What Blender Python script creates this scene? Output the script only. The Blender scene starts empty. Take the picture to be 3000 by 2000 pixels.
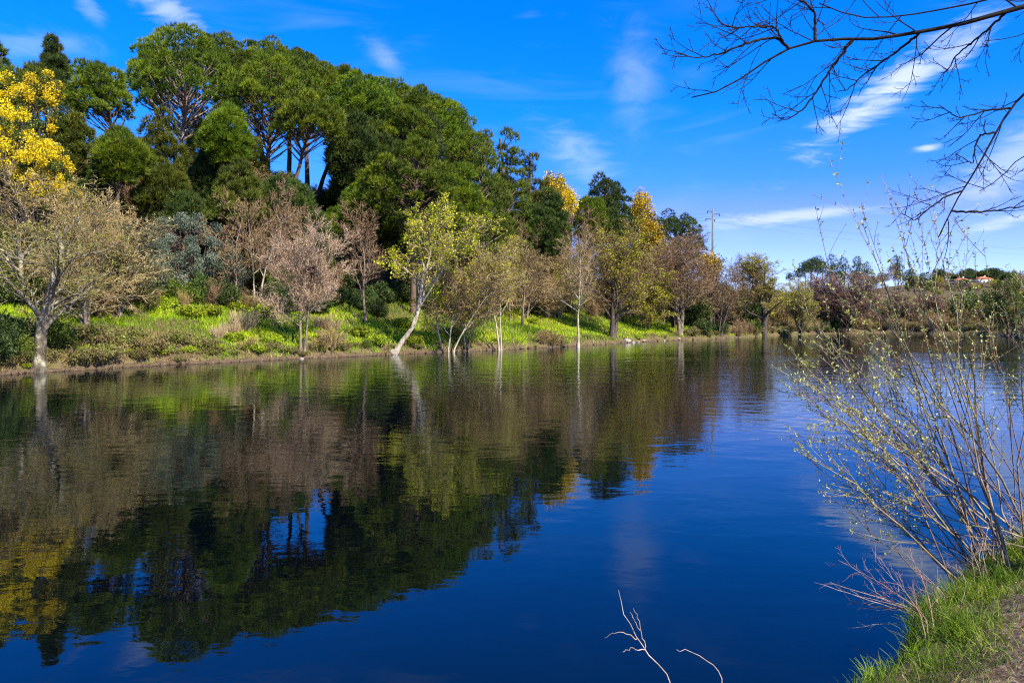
import bpy, math
import numpy as np
R = math.radians
sc = bpy.context.scene
COL = sc.collection

# ------------------------------------------------------------------ camera
F = 2200.0                      # focal length in photo pixels (photo is 3000 px wide)
HOR = 930.0                     # horizon row
EYE = 3.0                       # metres above the water
cam_d = bpy.data.cameras.new('camera')
cam_d.sensor_width = 36.0
cam_d.lens = 36.0 * F / 3000.0
cam_d.shift_y = -(1000.0 - HOR) / 3000.0
cam_d.clip_start = 0.05
cam_d.clip_end = 6000.0
cam = bpy.data.objects.new('camera', cam_d)
COL.objects.link(cam)
cam.location = (0, 0, EYE)
cam.rotation_euler = (R(90), 0, 0)
sc.camera = cam

# ------------------------------------------------------------------ light
SUN_EL = R(42)
SUN_AZ = R(138)                 # clockwise from +Y: behind the camera, to the right
sun_dir = np.array([math.sin(SUN_AZ) * math.cos(SUN_EL), math.cos(SUN_AZ) * math.cos(SUN_EL), math.sin(SUN_EL)])
sl = bpy.data.lights.new('sun', 'SUN')
sl.energy = 5.0
sl.angle = R(0.53)
sl.color = (1.0, 0.90, 0.72)
so = bpy.data.objects.new('sun', sl)
COL.objects.link(so)
so.location = (60, -60, 80)
so.rotation_euler = (R(90) - SUN_EL, 0, R(180) - SUN_AZ)   # lamp looks along -Z
sc.view_settings.view_transform = 'Standard'
sc.view_settings.look = 'None'
sc.view_settings.exposure = 1.32
sc.view_settings.gamma = 1.0
sc.cycles.pixel_filter_type = 'BLACKMAN_HARRIS'
sc.cycles.filter_width = 1.15
sc.cycles.use_denoising = False
sc.cycles.max_bounces = 5
sc.cycles.diffuse_bounces = 2
sc.cycles.glossy_bounces = 3
sc.cycles.transmission_bounces = 2

# ------------------------------------------------------------------ sky
world = bpy.data.worlds.new('World')
sc.world = world
world.use_nodes = True
wt = world.node_tree
wt.nodes.clear()


def wn(t, **kw):
    n = wt.nodes.new(t)
    for k, v in kw.items():
        setattr(n, k, v)
    return n


def wmath(op, a, b=None, c=None):
    n = wn('ShaderNodeMath', operation=op)
    for i, x in enumerate((a, b, c)):
        if x is None:
            continue
        if isinstance(x, (int, float)):
            n.inputs[i].default_value = x
        else:
            wt.links.new(x, n.inputs[i])
    return n.outputs[0]


w_out = wn('ShaderNodeOutputWorld')
w_bg = wn('ShaderNodeBackground')
w_bg.inputs['Strength'].default_value = 0.080
sky = wn('ShaderNodeTexSky', sky_type='NISHITA')
sky.sun_disc = False
sky.sun_elevation = SUN_EL
sky.sun_rotation = SUN_AZ
sky.air_density = 1.0
sky.dust_density = 0.25
sky.ozone_density = 3.0
tc = wn('ShaderNodeTexCoord')
sep = wn('ShaderNodeSeparateXYZ')
wt.links.new(tc.outputs['Generated'], sep.inputs[0])
az = wmath('ARCTAN2', sep.outputs[0], sep.outputs[1])
el = wmath('ARCSINE', sep.outputs[2])
# deepen the blue of the clear spring sky with height
w_ramp = wn('ShaderNodeValToRGB')
stops_ = [(0.5, (0.80, 1.00, 1.80)), (2, (0.70, 0.86, 1.60)), (5, (0.55, 0.66, 1.40)), (8, (0.40, 0.53, 1.25)), (10, (0.18, 0.53, 1.36)), (15, (0.03, 0.56, 1.48)),
          (22, (0.005, 0.57, 1.60)), (30, (0.02, 0.62, 1.60)), (45, (0.05, 0.70, 1.60)), (90, (0.08, 0.68, 1.45))]
ee_ = w_ramp.color_ramp.elements
while len(ee_) < len(stops_):
    ee_.new(0.5)
for e_, (p_, c_) in zip(ee_, stops_):
    e_.position = p_ / 90.0
    e_.color = (*c_, 1)
wt.links.new(wmath('DIVIDE', el, math.pi / 2), w_ramp.inputs[0])
w_mul = wn('ShaderNodeMix', data_type='RGBA', blend_type='MULTIPLY')
w_mul.inputs[0].default_value = 1.0
wi_ = [i for i in w_mul.inputs if i.type == 'RGBA']
wt.links.new(sky.outputs[0], wi_[0])
wt.links.new(w_ramp.outputs[0], wi_[1])
sky_col = [o for o in w_mul.outputs if o.type == 'RGBA'][0]


def azel(px, py):
    u, v = (px - 1500) / F, (HOR - py) / F
    return math.atan(u), math.atan2(v, math.hypot(1, u))


def cloud(px, py, half_len, half_wid, tilt_deg, amount, nscale, seed, stretch=5.0, lo=0.40, hi=0.78):
    a0, e0 = azel(px, py)
    da = wmath('SUBTRACT', az, a0)
    de = wmath('SUBTRACT', el, e0)
    ct, st = math.cos(R(tilt_deg)), math.sin(R(tilt_deg))
    p = wmath('ADD', wmath('MULTIPLY', da, ct), wmath('MULTIPLY', de, st))
    q = wmath('SUBTRACT', wmath('MULTIPLY', de, ct), wmath('MULTIPLY', da, st))
    pp = wmath('DIVIDE', p, half_len / F)
    qq = wmath('DIVIDE', q, half_wid / F)
    r2 = wmath('ADD', wmath('MULTIPLY', pp, pp), wmath('MULTIPLY', qq, qq))
    g = wmath('POWER', 2.718, wmath('MULTIPLY', r2, -1.0))
    # wisps run at a slant to the cloud's long axis
    cmb = wn('ShaderNodeCombineXYZ')
    wt.links.new(wmath('MULTIPLY', da, nscale / stretch), cmb.inputs[0])
    wt.links.new(wmath('MULTIPLY', de, nscale), cmb.inputs[1])
    cmb.inputs[2].default_value = seed
    rot = wn('ShaderNodeVectorRotate', rotation_type='Z_AXIS')
    rot.inputs['Angle'].default_value = R(-tilt_deg * 0.35)
    wt.links.new(cmb.outputs[0], rot.inputs['Vector'])
    nz = wn('ShaderNodeTexNoise')
    nz.inputs['Scale'].default_value = 1.0
    nz.inputs['Detail'].default_value = 7.0
    nz.inputs['Roughness'].default_value = 0.62
    nz.inputs['Distortion'].default_value = 0.6
    wt.links.new(rot.outputs[0], nz.inputs['Vector'])
    s = wmath('ADD', nz.outputs[0], wmath('MULTIPLY', wmath('SUBTRACT', g, 0.5), 0.45))
    mr = wn('ShaderNodeMapRange', interpolation_type='SMOOTHSTEP')
    mr.inputs['From Min'].default_value = lo
    mr.inputs['From Max'].default_value = hi
    wt.links.new(s, mr.inputs['Value'])
    return wmath('MULTIPLY', wmath('MULTIPLY', mr.outputs[0], wmath('POWER', g, 0.7)), amount)


masks = [
    cloud(2600, 270, 300, 56, 33, 0.75, 75, 1.3),
    cloud(2800, 150, 120, 45, 33, 0.5, 75, 2.1),
    cloud(480, 20, 150, 50, -25, 0.45, 45, 4.2, 3.0),
    cloud(250, 0, 70, 30, -50, 0.2, 45, 4.9, 3.0),
    cloud(1690, 450, 150, 70, -35, 0.30, 55, 7.7, 3.0, 0.3, 0.9),
    cloud(1850, 250, 80, 170, 0, 0.20, 30, 8.8, 2.0, 0.3, 0.9),
    cloud(2290, 640, 290, 26, 4, 0.55, 70, 11.2),
    cloud(2960, 480, 190, 80, 40, 0.42, 60, 13.9, 4.0, 0.35, 0.8),
    cloud(2720, 432, 40, 13, 5, 0.6, 80, 15.1),
    cloud(2950, 650, 140, 20, 10, 0.5, 80, 17.3),
    cloud(1130, 170, 90, 40, -45, 0.25, 50, 19.3, 3.0, 0.3, 0.9),
    cloud(80, 140, 160, 40, 10, 0.22, 50, 21.3, 3.0, 0.3, 0.9),
]
acc = masks[0]
for m_ in masks[1:]:
    acc = wmath('MAXIMUM', acc, m_)
# faint cirrus over the whole dome
cm2 = wn('ShaderNodeMapping')
cm2.inputs['Scale'].default_value = (3.0, 3.0, 14.0)
wt.links.new(tc.outputs['Generated'], cm2.inputs[0])
nz2 = wn('ShaderNodeTexNoise')
nz2.inputs['Scale'].default_value = 1.4
nz2.inputs['Detail'].default_value = 6.0
nz2.inputs['Distortion'].default_value = 1.0
wt.links.new(cm2.outputs[0], nz2.inputs['Vector'])
mr2 = wn('ShaderNodeMapRange', interpolation_type='SMOOTHSTEP')
mr2.inputs['From Min'].default_value = 0.52
mr2.inputs['From Max'].default_value = 0.85
mr2.inputs['To Max'].default_value = 0.09
wt.links.new(nz2.outputs[0], mr2.inputs['Value'])
acc = wmath('MAXIMUM', acc, mr2.outputs[0])
mixc = wn('ShaderNodeMix', data_type='RGBA')
ci = [i for i in mixc.inputs if i.type == 'RGBA']
ci[1].default_value = (5.4, 5.8, 6.5, 1)
wt.links.new(acc, mixc.inputs[0])
wt.links.new(sky_col, ci[0])
wt.links.new([o for o in mixc.outputs if o.type == 'RGBA'][0], w_bg.inputs['Color'])
wt.links.new(w_bg.outputs[0], w_out.inputs['Surface'])


# ------------------------------------------------------------------ small maths
def unit(a):
    return a / np.maximum(np.linalg.norm(a, axis=-1, keepdims=True), 1e-9)


def lattice(ix, iy, seed):
    h = (ix.astype(np.int64) * 374761393 + iy.astype(np.int64) * 668265263 + seed * 974634777) & 0x7fffffff
    h = (h ^ (h >> 13)) * 1274126177 & 0x7fffffff
    return ((h ^ (h >> 16)) & 0xffff) / 65535.0


def vnoise(x, y, scale, seed=0):
    x = np.asarray(x, float) / scale
    y = np.asarray(y, float) / scale
    ix, iy = np.floor(x).astype(np.int64), np.floor(y).astype(np.int64)
    fx, fy = x - ix, y - iy
    fx, fy = fx * fx * (3 - 2 * fx), fy * fy * (3 - 2 * fy)
    a, b = lattice(ix, iy, seed), lattice(ix + 1, iy, seed)
    c, d = lattice(ix, iy + 1, seed), lattice(ix + 1, iy + 1, seed)
    return (a * (1 - fx) + b * fx) * (1 - fy) + (c * (1 - fx) + d * fx) * fy


def fbm(x, y, scale, seed=0, n=3):
    s, amp, tot = 0, 1.0, 0
    for i in range(n):
        s = s + amp * vnoise(x, y, scale / 2 ** i, seed + i * 7)
        tot += amp
        amp *= 0.5
    return s / tot


def sstep(a, b, x):
    t = np.clip((x - a) / (b - a), 0, 1)
    return t * t * (3 - 2 * t)


# ------------------------------------------------------------------ mesh collector
class Geo:
    def __init__(self):
        self.v, self.t, self.q, self.c, self.n = [], [], [], [], 0

    def add(self, v, tris=None, quads=None, tint=0.5):
        v = np.asarray(v, float).reshape(-1, 3)
        if tris is not None and len(tris):
            self.t.append(np.asarray(tris, np.int64) + self.n)
        if quads is not None and len(quads):
            self.q.append(np.asarray(quads, np.int64) + self.n)
        self.v.append(v)
        self.c.append(np.broadcast_to(np.asarray(tint, float), (len(v),)))
        self.n += len(v)

    def verts(self):
        return np.concatenate(self.v)

    def apply(self, fn):
        self.v = [fn(a) for a in self.v]

    def mesh(self, name, mat):
        me = bpy.data.meshes.new(name)
        v = np.concatenate(self.v)
        c = np.concatenate(self.c)
        loops, starts, cur = [], [], 0
        for arr, k in ((self.t, 3), (self.q, 4)):
            if arr:
                a = np.concatenate(arr)
                loops.append(a.ravel())
                starts.append(cur + np.arange(len(a)) * k)
                cur += a.size
        loops, starts = np.concatenate(loops), np.concatenate(starts)
        me.vertices.add(len(v))
        me.vertices.foreach_set('co', v.astype(np.float32).ravel())
        me.loops.add(len(loops))
        me.loops.foreach_set('vertex_index', loops.astype(np.int32))
        me.polygons.add(len(starts))
        me.polygons.foreach_set('loop_start', starts.astype(np.int32))
        at = me.attributes.new('tint', 'FLOAT', 'POINT')
        at.data.foreach_set('value', c.astype(np.float32))
        me.update(calc_edges=True)
        if mat is not None:
            me.materials.append(mat)
        return me


def tubes(g, P, Rr, n=5, tint=0.5, cap=False):
    """P (N,K,3), Rr (N,K) -> n-sided tubes"""
    P = np.asarray(P, float)
    Rr = np.asarray(Rr, float)
    N, K = P.shape[:2]
    T = np.empty_like(P)
    T[:, 1:-1] = P[:, 2:] - P[:, :-2]
    T[:, 0] = P[:, 1] - P[:, 0]
    T[:, -1] = P[:, -1] - P[:, -2]
    T = unit(T)
    ref = np.where(np.abs(T[:, :1, 2:3]) > 0.8, np.array([1.0, 0.1, 0]), np.array([0, 0.1, 1.0]))
    U = unit(np.cross(T, np.broadcast_to(ref, T.shape)))
    V = np.cross(T, U)
    a = np.arange(n) * 2 * math.pi / n
    ring = P[:, :, None] + Rr[:, :, None, None] * (np.cos(a)[None, None, :, None] * U[:, :, None] + np.sin(a)[None, None, :, None] * V[:, :, None])
    base = (np.arange(N) * K * n)[:, None, None]
    k = np.arange(K - 1)[None, :, None] * n
    i = np.arange(n)[None, None, :]
    j = (i + 1) % n
    q = np.stack([base + k + i, base + k + j, base + k + n + j, base + k + n + i], -1).reshape(-1, 4)
    t = None
    if cap:
        e = (np.arange(N) * K * n + (K - 1) * n)[:, None]
        t = np.stack([np.broadcast_to(e, (N, n - 2)), e + np.arange(1, n - 1)[None], e + np.arange(2, n)[None]], -1).reshape(-1, 3)
    tt = tint if np.ndim(tint) == 0 else np.repeat(tint, K * n)
    g.add(ring.reshape(-1, 3), t, q, tt)


def ribbons(g, P, W, rng, tint=0.5):
    """thin tapering strips along P (N,K,3)"""
    N, K = P.shape[:2]
    d = unit(P[:, -1] - P[:, 0])
    side = unit(np.cross(d, rng.normal(size=(N, 3))))
    w = np.asarray(W).reshape(-1, 1) * np.linspace(1, 0.25, K)[None]
    v = np.stack([P - side[:, None] * w[..., None] / 2, P + side[:, None] * w[..., None] / 2], 2)
    base = (np.arange(N) * K * 2)[:, None]
    k = np.arange(K - 1)[None] * 2
    q = np.stack([base + k, base + k + 1, base + k + 3, base + k + 2], -1).reshape(-1, 4)
    tt = tint if np.ndim(tint) == 0 else np.repeat(tint, K * 2)
    g.add(v.reshape(-1, 3), None, q, tt)


def spikes(g, p, d, L, w, rng, tint):
    side = unit(np.cross(d, rng.normal(size=p.shape))) * (w / 2)[:, None]
    v = np.stack([p - side, p + side, p + d * L[:, None]], 1)
    g.add(v.reshape(-1, 3), np.arange(len(p) * 3).reshape(-1, 3), None, np.repeat(tint, 3))


def leaves(g, p, size, rng, tint, aspect=0.45, up=0.3):
    n = len(p)
    u = unit(rng.normal(size=(n, 3)) + np.array([0, 0, up]))
    w = unit(np.cross(u, rng.normal(size=(n, 3))))
    s = size[:, None]
    v = np.stack([p, p + u * s * 0.5 + w * s * aspect * 0.5, p + u * s, p + u * s * 0.5 - w * s * aspect * 0.5], 1)
    g.add(v.reshape(-1, 3), None, np.arange(n * 4).reshape(-1, 4), np.repeat(tint, 4))


def branch_out(P, Rad, L, c, t0, t1, ang, ratio, K, rng, wander=0.12, up=0.05, up0=0.0, curl=0.0, rmul=0.6, tpow=1.0, shrink=0.5):
    """children of the branches P (N,K0,3); returns P2, R2, L2"""
    N, K0 = P.shape[:2]
    i = np.arange(c)[None]
    t = t0 + (t1 - t0) * ((i + rng.random((N, c))) / c) ** tpow
    f = np.clip(t * (K0 - 1), 0, K0 - 1.001)
    k = f.astype(int)
    fr = (f - k)[..., None]
    rows = np.arange(N)[:, None]
    pos = P[rows, k] * (1 - fr) + P[rows, k + 1] * fr
    T = unit(P[rows, k + 1] - P[rows, k])
    ref = unit(rng.normal(size=(N, 1, 3)))
    U = unit(np.cross(T, np.broadcast_to(ref, T.shape)))
    V = np.cross(T, U)
    phi = i * 2.4 + rng.random((N, 1)) * 6.28 + rng.normal(size=(N, c)) * 0.4
    a = R(ang) * (1 + 0.25 * rng.normal(size=(N, c)))
    d = T * np.cos(a)[..., None] + (U * np.cos(phi)[..., None] + V * np.sin(phi)[..., None]) * np.sin(a)[..., None]
    d[..., 2] += up0
    d = unit(d).reshape(-1, 3)
    Lc = (L[:, None] * ratio * (1 - shrink * t) * rng.uniform(0.65, 1.25, (N, c))).ravel()
    Rc = (Rad[:, None] * (1 - 0.8 * t) * rmul).ravel()
    p = pos.reshape(-1, 3).copy()
    out = [p.copy()]
    step = (Lc / (K - 1))[:, None]
    for s in range(K - 1):
        d = unit(d + wander * rng.normal(size=d.shape) + np.array([0, 0, up + curl * s / max(K - 2, 1)]))
        p = p + d * step
        out.append(p.copy())
    return np.stack(out, 1), np.maximum(Rc, 0.002), Lc


def taper(Rad, K, end=0.2):
    return Rad[:, None] * np.linspace(1, end, K)[None]


# ------------------------------------------------------------------ materials
def new_mat(name):
    m = bpy.data.materials.new(name)
    m.use_nodes = True
    m.node_tree.nodes.clear()
    return m, m.node_tree


def ramp_node(nt, stops):
    r = nt.nodes.new('ShaderNodeValToRGB')
    e = r.color_ramp.elements
    while len(e) < len(stops):
        e.new(0.5)
    for el_, (p, c) in zip(e, stops):
        el_.position = p
        el_.color = (*c, 1)
    return r


def foliage_mat(name, stops, trans=0.3, rough=0.55, spec=0.25):
    m, nt = new_mat(name)
    out = nt.nodes.new('ShaderNodeOutputMaterial')
    at = nt.nodes.new('ShaderNodeAttribute')
    at.attribute_name = 'tint'
    rp = ramp_node(nt, stops)
    nt.links.new(at.outputs['Fac'], rp.inputs[0])
    oi = nt.nodes.new('ShaderNodeObjectInfo')
    hs = nt.nodes.new('ShaderNodeHueSaturation')
    mr = nt.nodes.new('ShaderNodeMapRange')
    mr.inputs['To Min'].default_value = 0.74
    mr.inputs['To Max'].default_value = 1.22
    nt.links.new(oi.outputs['Random'], mr.inputs['Value'])
    nt.links.new(mr.outputs[0], hs.inputs['Value'])
    mh = nt.nodes.new('ShaderNodeMapRange')
    mh.inputs['To Min'].default_value = 0.488
    mh.inputs['To Max'].default_value = 0.51
    nt.links.new(oi.outputs['Random'], mh.inputs['Value'])
    nt.links.new(mh.outputs[0], hs.inputs['Hue'])
    nt.links.new(rp.outputs[0], hs.inputs['Color'])
    pb = nt.nodes.new('ShaderNodeBsdfPrincipled')
    pb.inputs['Roughness'].default_value = rough
    pb.inputs['Specular IOR Level'].default_value = spec
    nt.links.new(hs.outputs[0], pb.inputs['Base Color'])
    if trans > 0:
        tr = nt.nodes.new('ShaderNodeBsdfTranslucent')
        nt.links.new(hs.outputs[0], tr.inputs['Color'])
        mx = nt.nodes.new('ShaderNodeMixShader')
        mx.inputs[0].default_value = trans
        nt.links.new(pb.outputs[0], mx.inputs[1])
        nt.links.new(tr.outputs[0], mx.inputs[2])
        nt.links.new(mx.outputs[0], out.inputs['Surface'])
    else:
        nt.links.new(pb.outputs[0], out.inputs['Surface'])
    return m


def rough_mat(name, stops, scale=3.0, stretch=(1, 1, 1), rough=0.85, bump=0.4, spec=0.2):
    m, nt = new_mat(name)
    out = nt.nodes.new('ShaderNodeOutputMaterial')
    co = nt.nodes.new('ShaderNodeTexCoord')
    mp = nt.nodes.new('ShaderNodeMapping')
    mp.inputs['Scale'].default_value = stretch
    nt.links.new(co.outputs['Object'], mp.inputs[0])
    nz = nt.nodes.new('ShaderNodeTexNoise')
    nz.inputs['Scale'].default_value = scale
    nz.inputs['Detail'].default_value = 6
    nz.inputs['Roughness'].default_value = 0.65
    nt.links.new(mp.outputs[0], nz.inputs['Vector'])
    rp = ramp_node(nt, stops)
    nt.links.new(nz.outputs[0], rp.inputs[0])
    pb = nt.nodes.new('ShaderNodeBsdfPrincipled')
    pb.inputs['Roughness'].default_value = rough
    pb.inputs['Specular IOR Level'].default_value = spec
    nt.links.new(rp.outputs[0], pb.inputs['Base Color'])
    bp = nt.nodes.new('ShaderNodeBump')
    bp.inputs['Strength'].default_value = bump
    bp.inputs['Distance'].default_value = 0.05
    nt.links.new(nz.outputs[0], bp.inputs['Height'])
    nt.links.new(bp.outputs[0], pb.inputs['Normal'])
    nt.links.new(pb.outputs[0], out.inputs['Surface'])
    return m


M = {}
M['stone_pine'] = foliage_mat('stone_pine_needles', [(0, (0.030, 0.058, 0.004)), (0.5, (0.098, 0.152, 0.006)), (1, (0.205, 0.250, 0.008))], 0.30)
M['maritime'] = foliage_mat('maritime_pine_needles', [(0, (0.036, 0.058, 0.007)), (0.5, (0.085, 0.115, 0.010)), (1, (0.145, 0.165, 0.016))], 0.28)
M['dark_pine'] = foliage_mat('dark_pine_needles', [(0, (0.020, 0.042, 0.008)), (0.5, (0.048, 0.082, 0.012)), (1, (0.085, 0.120, 0.016))], 0.22)
M['mimosa'] = foliage_mat('mimosa_bloom', [(0, (0.03, 0.055, 0.012)), (0.28, (0.08, 0.11, 0.012)), (0.36, (0.44, 0.33, 0.008)), (1, (0.72, 0.53, 0.010))], 0.25)
M['mimosa_gold'] = foliage_mat('mimosa_gold', [(0, (0.05, 0.06, 0.012)), (0.3, (0.12, 0.10, 0.015)), (0.4, (0.38, 0.26, 0.012)), (1, (0.58, 0.42, 0.02))], 0.25)
M['olive'] = foliage_mat('olive_leaf', [(0, (0.045, 0.070, 0.045)), (0.6, (0.12, 0.155, 0.105)), (1, (0.24, 0.27, 0.20))], 0.15)
M['spring'] = foliage_mat('spring_leaf', [(0, (0.22, 0.25, 0.008)), (0.5, (0.40, 0.41, 0.010)), (1, (0.54, 0.53, 0.025))], 0.35)
M['spring_dull'] = foliage_mat('dull_spring_leaf', [(0, (0.14, 0.15, 0.010)), (0.5, (0.25, 0.255, 0.014)), (1, (0.37, 0.35, 0.025))], 0.3)
M['pink'] = foliage_mat('pale_catkins', [(0, (0.25, 0.165, 0.095)), (0.5, (0.41, 0.29, 0.18)), (1, (0.60, 0.47, 0.32))], 0.25)
M['tan_twig'] = foliage_mat('tan_twigs', [(0, (0.15, 0.105, 0.042)), (0.5, (0.25, 0.18, 0.075)), (1, (0.38, 0.285, 0.13))], 0.1)
M['brown_twig'] = foliage_mat('brown_twigs', [(0, (0.095, 0.056, 0.026)), (0.5, (0.18, 0.112, 0.055)), (1, (0.31, 0.205, 0.11))], 0.1)
M['purple_twig'] = foliage_mat('purple_brown_twigs', [(0, (0.12, 0.07, 0.046)), (0.5, (0.21, 0.13, 0.088)), (1, (0.30, 0.20, 0.14))], 0.1)
M['lichen_twig'] = foliage_mat('lichen_twigs', [(0, (0.070, 0.058, 0.018)), (0.45, (0.145, 0.122, 0.042)), (0.8, (0.26, 0.225, 0.105)), (1, (0.50, 0.46, 0.29))], 0.1)
M['shrub'] = foliage_mat('shrub_leaf', [(0, (0.035, 0.060, 0.010)), (0.5, (0.075, 0.115, 0.013)), (1, (0.14, 0.18, 0.016))], 0.28)
M['shrub_dark'] = foliage_mat('dark_shrub_leaf', [(0, (0.016, 0.034, 0.008)), (0.5, (0.035, 0.062, 0.012)), (1, (0.07, 0.10, 0.015))], 0.25)
M['bramble'] = foliage_mat('bramble_leaf', [(0, (0.11, 0.075, 0.04)), (0.45, (0.17, 0.13, 0.05)), (0.7, (0.13, 0.16, 0.025)), (1, (0.19, 0.23, 0.03))], 0.25)
M['green_mound'] = foliage_mat('mound_leaf', [(0, (0.09, 0.14, 0.008)), (0.5, (0.21, 0.27, 0.010)), (1, (0.34, 0.38, 0.014))], 0.3)
M['dry'] = foliage_mat('dry_grass_blade', [(0, (0.13, 0.085, 0.045)), (0.5, (0.28, 0.20, 0.11)), (1, (0.46, 0.36, 0.23))], 0.2)
M['grass'] = foliage_mat('bank_grass_blade', [(0, (0.24, 0.17, 0.08)), (0.2, (0.18, 0.17, 0.04)), (0.36, (0.11, 0.19, 0.008)), (0.65, (0.26, 0.38, 0.008)), (1, (0.46, 0.52, 0.012))], 0.35)
M['near_grass'] = foliage_mat('near_grass_blade', [(0, (0.30, 0.22, 0.09)), (0.15, (0.20, 0.19, 0.05)), (0.25, (0.045, 0.085, 0.006)), (0.6, (0.105, 0.185, 0.008)), (1, (0.25, 0.33, 0.012))], 0.35)
M['willow_leaf'] = foliage_mat('willow_bud_leaf', [(0, (0.16, 0.19, 0.03)), (0.5, (0.34, 0.36, 0.09)), (1, (0.60, 0.60, 0.27))], 0.3)
M['pine_bark'] = rough_mat('pine_bark', [(0.3, (0.045, 0.030, 0.022)), (0.6, (0.12, 0.080, 0.055)), (0.8, (0.20, 0.13, 0.09))], 4, (1, 1, 0.3))
M['pine_bark_pale'] = rough_mat('pale_pine_bark', [(0.3, (0.13, 0.10, 0.08)), (0.6, (0.26, 0.20, 0.16)), (0.8, (0.36, 0.29, 0.24))], 4, (1, 1, 0.3))
M['bark'] = rough_mat('grey_bark', [(0.3, (0.060, 0.046, 0.034)), (0.55, (0.16, 0.125, 0.09)), (0.75, (0.34, 0.28, 0.21))], 5, (1, 1, 0.35))
M['pale_bark'] = rough_mat('pale_bark', [(0.3, (0.10, 0.08, 0.055)), (0.5, (0.29, 0.245, 0.185)), (0.72, (0.50, 0.44, 0.355))], 5, (1, 1, 0.35))
M['dark_bark'] = rough_mat('dark_bark', [(0.3, (0.030, 0.024, 0.020)), (0.6, (0.075, 0.060, 0.045)), (0.82, (0.18, 0.15, 0.12))], 5, (1, 1, 0.35))
M['lichen_bark'] = rough_mat('lichen_bark', [(0.36, (0.040, 0.030, 0.024)), (0.52, (0.10, 0.085, 0.06)), (0.66, (0.34, 0.32, 0.22)), (0.85, (0.56, 0.53, 0.40))], 3.5, (1, 1, 0.6))
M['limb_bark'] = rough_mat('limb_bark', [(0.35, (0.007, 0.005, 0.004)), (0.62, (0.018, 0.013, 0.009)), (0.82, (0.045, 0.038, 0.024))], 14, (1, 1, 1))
M['willow_bark'] = rough_mat('willow_bark', [(0.3, (0.07, 0.055, 0.035)), (0.5, (0.20, 0.16, 0.10)), (0.75, (0.42, 0.36, 0.27))], 9, (1, 1, 0.5))
M['willow_twig'] = rough_mat('willow_twig', [(0.3, (0.075, 0.042, 0.026)), (0.6, (0.19, 0.115, 0.075)), (0.8, (0.34, 0.25, 0.17))], 12)
M['dead_stalk'] = rough_mat('dead_stalk', [(0.3, (0.17, 0.115, 0.085)), (0.55, (0.36, 0.27, 0.21)), (0.75, (0.58, 0.48, 0.40))], 10)
M['cane'] = rough_mat('dead_cane', [(0.3, (0.12, 0.065, 0.045)), (0.55, (0.28, 0.17, 0.125)), (0.75, (0.48, 0.34, 0.27))], 10)
M['dead_dark'] = rough_mat('dead_dark_stalk', [(0.3, (0.03, 0.018, 0.014)), (0.6, (0.10, 0.06, 0.045)), (0.8, (0.30, 0.21, 0.17))], 10)
M['rock'] = rough_mat('rock', [(0.3, (0.12, 0.10, 0.085)), (0.5, (0.27, 0.235, 0.20)), (0.75, (0.42, 0.38, 0.34))], 2.5, bump=0.8)
M['plaster'] = rough_mat('plaster', [(0.3, (0.60, 0.53, 0.44)), (0.7, (0.74, 0.68, 0.58))], 1.5, bump=0.1)
M['roof_tile'] = rough_mat('roof_tile', [(0.3, (0.34, 0.11, 0.05)), (0.7, (0.52, 0.20, 0.10))], 3, bump=0.3)
M['window'] = rough_mat('window_glass', [(0.3, (0.03, 0.04, 0.05)), (0.7, (0.06, 0.07, 0.08))], 1, rough=0.15, bump=0.0, spec=0.6)
M['steel'] = rough_mat('pole_concrete', [(0.3, (0.09, 0.10, 0.115)), (0.7, (0.14, 0.155, 0.17))], 2, bump=0.1)
M['iron'] = rough_mat('dark_iron', [(0.3, (0.05, 0.06, 0.07)), (0.7, (0.09, 0.10, 0.11))], 2, bump=0.1, rough=0.5)


# ------------------------------------------------------------------ objects
def thing(name, label, cat, loc=(0, 0, 0), rz=0.0, scale=(1, 1, 1), group=None):
    o = bpy.data.objects.new(name, None)
    COL.objects.link(o)
    o.empty_display_size = 0.2
    o.location = loc
    o.rotation_euler = (0, 0, rz)
    o.scale = scale
    o['label'] = label
    o['category'] = cat
    if group:
        o['group'] = group
    return o


def part(name, me, parent):
    o = bpy.data.objects.new(name, me)
    COL.objects.link(o)
    o.parent = parent
    return o


def single(name, me, label, cat, group=None, loc=(0, 0, 0), rz=0, scale=(1, 1, 1)):
    o = bpy.data.objects.new(name, me)
    COL.objects.link(o)
    o.location = loc
    o.rotation_euler = (0, 0, rz)
    o.scale = scale
    o['label'] = label
    o['category'] = cat
    if group:
        o['group'] = group
    return o


def setting(name, me, kind='structure', label=None, cat=None):
    o = bpy.data.objects.new(name, me)
    COL.objects.link(o)
    o['kind'] = kind
    if label:
        o['label'] = label
        o['category'] = cat
    return o


# ------------------------------------------------------------------ terrain
FAR = np.array([(-700, -260), (-200, -50), (-90, 10), (-45, 29), (-27.5, 38.6), (-21.7, 47.8), (-13, 57.4), (-9.7, 61), (-1.6, 69.5), (5.2, 76.7),
                (12.3, 88), (20, 97), (29, 106), (41, 122), (56, 138), (72, 146), (82, 136), (78, 112), (70, 97), (84, 90), (130, 96), (260, 120), (900, 200)], float)
NEAR = np.array([(-700, -290), (-200, -80), (-60, -24), (-10, -1.6), (-2, 2.6), (1.0, 4.1), (2.0, 5.05), (2.5, 5.5), (3.0, 5.85), (3.45, 6.6), (4.25, 7.4), (5.25, 8.3),
                 (6.7, 9.5), (9, 11.2), (14, 14.5), (40, 28), (120, 48), (260, 70), (900, 120)], float)


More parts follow.
